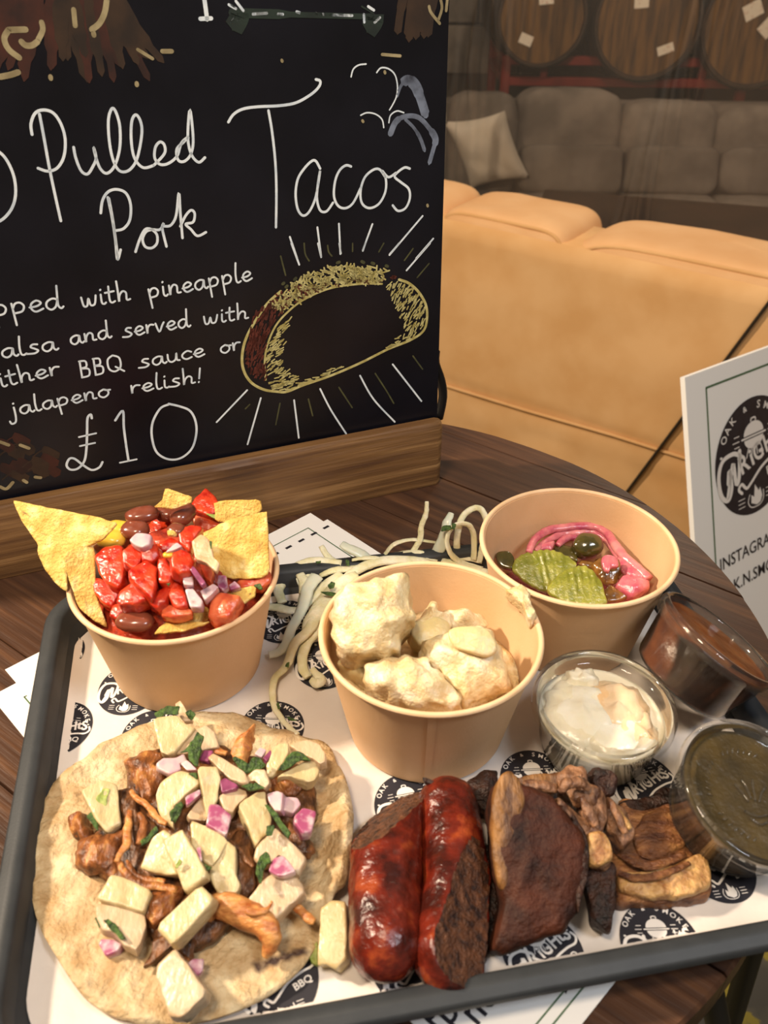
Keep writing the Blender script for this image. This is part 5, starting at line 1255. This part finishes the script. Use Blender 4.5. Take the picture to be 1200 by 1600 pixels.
# ================================================================== sign board leaning on the sofa
cu = Vector((.790, .607, -.040)).normalized(); cv = cu.cross(ray(1070, 590).cross(ray(1086, 850))).normalized(); cv = cv if cv.z > 0 else -cv; cv = (cv - cu * cv.dot(cu)).normalized(); cnn = cu.cross(cv)
cnn = -cnn if cnn.y > 0 else cnn
r_ = ray(1070, 590); D_ = 1.225; co = CAM + r_ * (D_ / hypot(r_.x, r_.y)); CH_ = co.z / cv.z; CW_ = .47
bs = co - cv * CH_
sign = thing('logo_board', (bs.x, bs.y, 0), 'white board with black badge and green border, leaning behind the table at the right', 'sign')
V = [co, co + cu * CW_, co + cu * CW_ - cv * (CH_ - .04), co - cv * CH_]
V = V + [p - cnn * .008 for p in V]
build('panel', V, [(3, 2, 1, 0), (4, 5, 6, 7), (0, 1, 5, 4), (1, 2, 6, 5), (2, 3, 7, 6), (3, 0, 4, 7)], 'white_paper', sign, smooth=False)
def onc(p, l=.0008): return onpl(p[0], p[1], co, cnn) + cnn * l
def cuv(p): q = onpl(p[0], p[1], co, cnn) - co; return q.dot(cu), q.dot(cv)
b0u, b0v = cuv((1103, 606))
g = G()
bp = [co + cu * a + cv * b for a, b in ((b0u, -CH_ + .05), (b0u, b0v), (CW_ - b0u, b0v), (CW_ - b0u, -CH_ + .09))]
for i in range(3): g.add(ribbon([bp[i], bp[i + 1]], .0034, cnn, .0006))
g.build('border_line', 'green_ink', sign, smooth=False)
# badge: left, top and bottom measured in the board's own plane
lu, _ = cuv((1117, 740)); tu, tv = cuv((1190, 614)); wu, wv = cuv((1160, 811))
bs_v = (tv - wv) / 2 / 1.13; SX_ = 1.22; bcu = lu + bs_v * SX_; bcv = (tv + wv) / 2
g = G()
place_badge(g, lambda a, b, l: co + cu * a + cv * b + cnn * (l * 3), bs_v, bcu, bcv, 0, None, SX_)
g.build('printed_badge', ['ink', 'ink_w'], sign, smooth=False)
g = G()
tu1, tv1 = cuv((1124, 893)); tu2, tv2 = cuv((1135, 930)); th_ = abs(tv1 - tv2)
g.add(in_frame(text_vf('INSTAGRAM -', th_ * .62, .008), co + cnn * .001, cu, cv, (tu1, tv1)))
g.build('printed_text', 'ink', sign, smooth=False); g = G()
g.add(in_frame(text_vf('OAK.N.SMOKE', th_ * .62, .008), co + cnn * .001, cu, cv, (tu1 - .01, tv1 - th_ * 1.0)))
g.build('printed_text', 'ink', sign, smooth=False)
g = G()
for i in range(9):
    a = bcu - .17 + i * .012; P = [co + cu * (a + .01 * k) + cv * (tv2 - .045 - .02 * i + .05 * sin(k * .6 + .3) * .6) for k in range(9)]
    g.add(ribbon(smooth_open(P, 3), [.003, .012, .010, .003], cnn, .0007 + i * .00005), i % 2)
g.build('printed_pattern', ['blue_ink', 'red_ink'], sign, smooth=False)

# ================================================================== clear plastic curtain
CD = .97                                     # it hangs parallel to the tan sofa, just beyond its front
k0 = s0 + sn * CD; k0.z = 0
cur = thing('plastic_curtain', (k0.x, k0.y, 0), 'clear plastic sheet hanging between the tan sofa and the grey sofa, with glossy folds', 'curtain')
V = []; Fc = []; NX_ = 430
fl = [((onpl(755, 60, k0, sn)) - k0), ((onpl(1088, 50, k0, sn)) - k0)]
for i in range(NX_ + 1):
    for j in range(13):
        l = -.64 + 2.56 * i / NX_; z = 2.3 * j / 12
        d = .010 * sin(l * 9) + .01 * noise.noise(Vector((l * 3, z * 1.2, 0)))
        for k, f_ in enumerate(fl):
            xx = f_.dot(sd_) + (.38 if k == 0 else .2) * (z - f_.z); d -= .045 * exp(-((l - xx) / .014) ** 2) + .03 * exp(-((l - xx - .035) / .010) ** 2)
        q = k0 + sd_ * l + sn * d; V.append((q.x, q.y, z + .002))
for i in range(NX_):
    for j in range(12): a = i * 13 + j; Fc.append((a, a + 13, a + 14, a + 1))
build('sheet', V, Fc, 'sheet', cur)
e0, e1 = k0 - sd_ * .66, k0 + sd_ * 1.95
build('rail', *tube([e0 + Vector((0, 0, 2.31)), (e0 + e1) / 2 + Vector((0, 0, 2.31)), e1 + Vector((0, 0, 2.31))], .014, 12), 'rail', cur)
for e_ in (e0, e1): build('post', *tube([e_, e_ + Vector((0, 0, 2.31))], .014, 12), 'rail', cur)

# ================================================================== coffee table
ct = thing('coffee_table', (1.3, 2.8, 0), 'low dark wooden coffee table between the two sofas', 'table')
c_ = onz(1040, 332, .47)
cc = Vector((c_.x + .12, c_.y - .06, 0))
build('top', *box((cc.x, cc.y, .455), (1.15, .42, .03), -.24, .004), 'darkwood', ct, sharp=30)
for (a, b) in ((-.5, -.17), (.5, -.17), (.5, .17), (-.5, .17)):
    x = cc.x + a * cos(-.24) - b * sin(-.24); y = cc.y + a * sin(-.24) + b * cos(-.24)
    build('leg', *box((x, y, .22), (.05, .05, .44), -.24, .004), 'darkwood', ct, sharp=30)

# ================================================================== grey sofa
GY = 3.95
def atY(p, y): r = ray(*p); return CAM + r * (y / r.y)
gs = thing('grey_sofa', (1.0, GY, 0), 'long grey fabric sofa with rounded back cushions under the barrel rack', 'sofa')
xs_ = [atY((p, 160), GY).x for p in (700, 805, 972, 1122)]; xs_.append(xs_[-1] + (xs_[3] - xs_[2]) * 1.1); xs_.append(xs_[-1] + .6)
tp = [atY((700, 150), GY).z, atY((820, 138), GY).z, atY((1060, 158), GY).z, atY((1190, 166), GY).z, .76, .75]
seat_z = .36
for i in range(5):
    x0, x1 = xs_[i], xs_[i + 1]; top = tp[i] if i else tp[1] - .01; y = GY + .02 + (0 if i else -.06)
    h_ = top - seat_z + .06
    build('back_cushion', *pillow(((x0 + x1) / 2, y, top - h_ / 2), (x1 - x0 + .015, .24, h_), 0, .42, 40, 24, tilt=-.14, nz=.03, seed=i + 1), 'greyf', gs)
    if i: build('lumbar_pillow', *pillow(((x0 + x1) / 2 + .01, y - .15, seat_z + .095), (x1 - x0 - .01, .13, .19), 0, .34, 36, 20, tilt=-.3, nz=.06, seed=i + 9), 'greyf2', gs)
    build('seat_cushion', *pillow(((x0 + x1) / 2, GY - .36, seat_z - .06), (x1 - x0 + .01, .60, .17), 0, .4, 36, 18, nz=.03, seed=i + 20), 'greyf', gs)
build('base', *quadbox(xs_[0] - .1, xs_[5], GY - .62, GY + .22, .04, .34), 'greyf2', gs, smooth=False)
build('back_frame', *quadbox(xs_[0] - .1, xs_[5], GY + .10, GY + .24, .3, .66), 'greyf2', gs, smooth=False)
build('corner_seat', *pillow((xs_[0] - .12, GY - .36, seat_z - .06), (.62, .60, .17), 0, .4, 36, 18, nz=.03, seed=31), 'greyf', gs)
build('corner_cushion', *pillow((xs_[0] - .36, GY - .28, .60), (.22, .7, .42), 0, .45, 36, 18, nz=.03, seed=33), 'greyf', gs)
# white cushion
pc = [atY(p, GY - .22) for p in ((697, 192), (786, 174), (828, 278), (735, 292))]
ctr = sum(pc, Vector()) / 4; U_ = (pc[1] - pc[0] + pc[2] - pc[3]) / 2; V_ = (pc[0] - pc[3] + pc[1] - pc[2]) / 2
def scatter(ctr, U_, V_, th):
    W_ = U_.cross(V_).normalized(); Vv = []; Fc = []; n = 16
    for sgn in (1, -1):
        for i in range(n + 1):
            for j in range(n + 1):
                a = 2 * i / n - 1; b = 2 * j / n - 1
                pin = 1 - .10 * (1 - a * a) * abs(b) ** 3; pin2 = 1 - .10 * (1 - b * b) * abs(a) ** 3
                f = ((1 - a ** 4) * (1 - b ** 4)) ** .6
                q = ctr + U_ * (a * pin2 / 2) + V_ * (b * pin / 2) + W_ * (sgn * th / 2 * f)
                q = q + W_ * (.012 * f * noise.noise(Vector((a * 2.4, b * 2.4, 7)))); Vv.append(q)
    m = (n + 1) ** 2
    for s in range(2):
        for i in range(n):
            for j in range(n):
                a = s * m + i * (n + 1) + j; f = (a, a + n + 1, a + n + 2, a + 1); Fc.append(f if s == 0 else f[::-1])
    return Vv, Fc
build('white_cushion', *scatter(ctr, U_ * 1.03, V_ * 1.03, .13), 'whitef', label='square off-white cushion propped at the left corner of the grey sofa', cat='cushion')

# ================================================================== barrel rack
RY = 4.55
rk = thing('barrel_rack', (1.2, RY, 0), 'dark red metal rack carrying the barrels behind the grey sofa', 'rack')
def rr_(p, y=RY - .28): return atY(p, y)
zA = rr_((784, 93)).z; zB = rr_((784, 126)).z; X0 = rr_((784, 93)).x; X1 = 2.6
for y in (RY - .28, RY + .28):
    for z in (zA, zB): build('rail', *box(((X0 + X1) / 2, y, z), (X1 - X0, .035, .035), 0, .003), 'redmetal', rk, sharp=30)
for p in ((850, 108), (1010, 130), (1092, 140), (1180, 150)):
    x = rr_(p).x; build('strut', *box((x, RY - .28, (zA + zB) / 2), (.03, .03, zA - zB), 0, .003), 'redmetal', rk, sharp=30)
for x in (X0 + .02, (X0 + X1) / 2, X1 - .02):
    for y in (RY - .28, RY + .28): build('post', *box((x, y, zA / 2), (.04, .04, zA), 0, .003), 'redmetal', rk, sharp=30)
    for z in (zA, zB): build('cross_bar', *box((x, RY, z), (.035, .54, .03), 0, .003), 'redmetal', rk, sharp=30)
bar_proto = None
def barrel(cx, cz, R_, label):
    y0 = RY - .36
    b = thing('oak_barrel', (cx, y0, cz), label, 'barrel', 'oak barrels on the rack')
    L_ = .72; pr = []
    for k in range(13):
        f = k / 12; pr.append((R_ * (1.0 + .16 * sin(pi * f)), f * L_))
    prof_ = [(R_ * .93, .018), (R_ * .955, 0), (R_, 0)] + pr[1:] + [(R_ * .95, L_), (R_ * .93, L_ - .018)]
    build('staves', *lathe(prof_, (cx, y0, cz), (0, 1, 0), 48), 'barrel_d', b, sharp=40)
    n = 7
    for i in range(n):
        a0_, a1_ = -1 + 2 * i / n, -1 + 2 * (i + 1) / n; R3 = R_ * .94
        O = []
        for k in range(6):
            a = a0_ + (a1_ - a0_) * k / 5; O.append((a * R3, sqrt(max(0, 1 - a * a)) * R3))
        O += [(x, -z) for x, z in O[::-1]]
        V = [(cx + x * .995, y0 + .016, cz + z) for x, z in O] + [(cx + x * .995, y0 + .03, cz + z) for x, z in O]
        N = len(O); F2 = [tuple(range(N)), tuple(range(N, 2 * N))[::-1]] + [(j, (j + 1) % N, N + (j + 1) % N, N + j)[::-1] for j in range(N)]
        build('head_board', V, F2, 'barrel', b, smooth=False)
    for i in range(n):
        pass
    for f in (.03, .14, .3, .7, .86, .97):
        rr2 = R_ * (1.0 + .16 * sin(pi * f)) + .002
        build('hoop', *lathe([(rr2, f * L_ - .014), (rr2 + .003, f * L_ - .014), (rr2 + .003, f * L_ + .014), (rr2, f * L_ + .014)], (cx, y0, cz), (0, 1, 0), 48), 'hoop', b, sharp=40)
    return b
yB = RY - .36
bars = []
for (px_, py_, rpx, lb) in ((848, 28, 60, 'left oak barrel on the red rack with one small white label low on its head'), (1014, 34, 71, 'middle oak barrel on the red rack, widest in view, labels at top and bottom'), (1188, 40, 74, 'right oak barrel cut off by the picture edge, with two tilted labels')):
    c = atY((px_, py_), yB); R_ = rpx / F_PX * (c - CAM).length
    bars.append((barrel(c.x, c.z, R_, lb), c, R_))
for bi, p, sz, rt_ in ((0, (822, 62), (.055, .04), -.35), (0, (854, -3), (.06, .045), .1), (1, (1003, 3), (.06, .045), .1), (1, (1040, 77), (.068, .035), .35), (2, (1177, 16), (.075, .06), .5), (2, (1199, 44), (.06, .06), .9)):
    q = atY(p, yB + .013)
    ca, sa = cos(rt_), sin(rt_); V = []
    for dy in (0, .0015):
        for a, b in ((-1, -1), (1, -1), (1, 1), (-1, 1)):
            X, Z = a * sz[0] / 2, b * sz[1] / 2; V.append((q.x + X * ca - Z * sa, yB + .0135 + dy, q.z + X * sa + Z * ca))
    build('label', V, [(0, 1, 2, 3), (7, 6, 5, 4), (0, 4, 5, 1), (1, 5, 6, 2), (2, 6, 7, 3), (3, 7, 4, 0)], 'label', bars[bi][0], smooth=False)
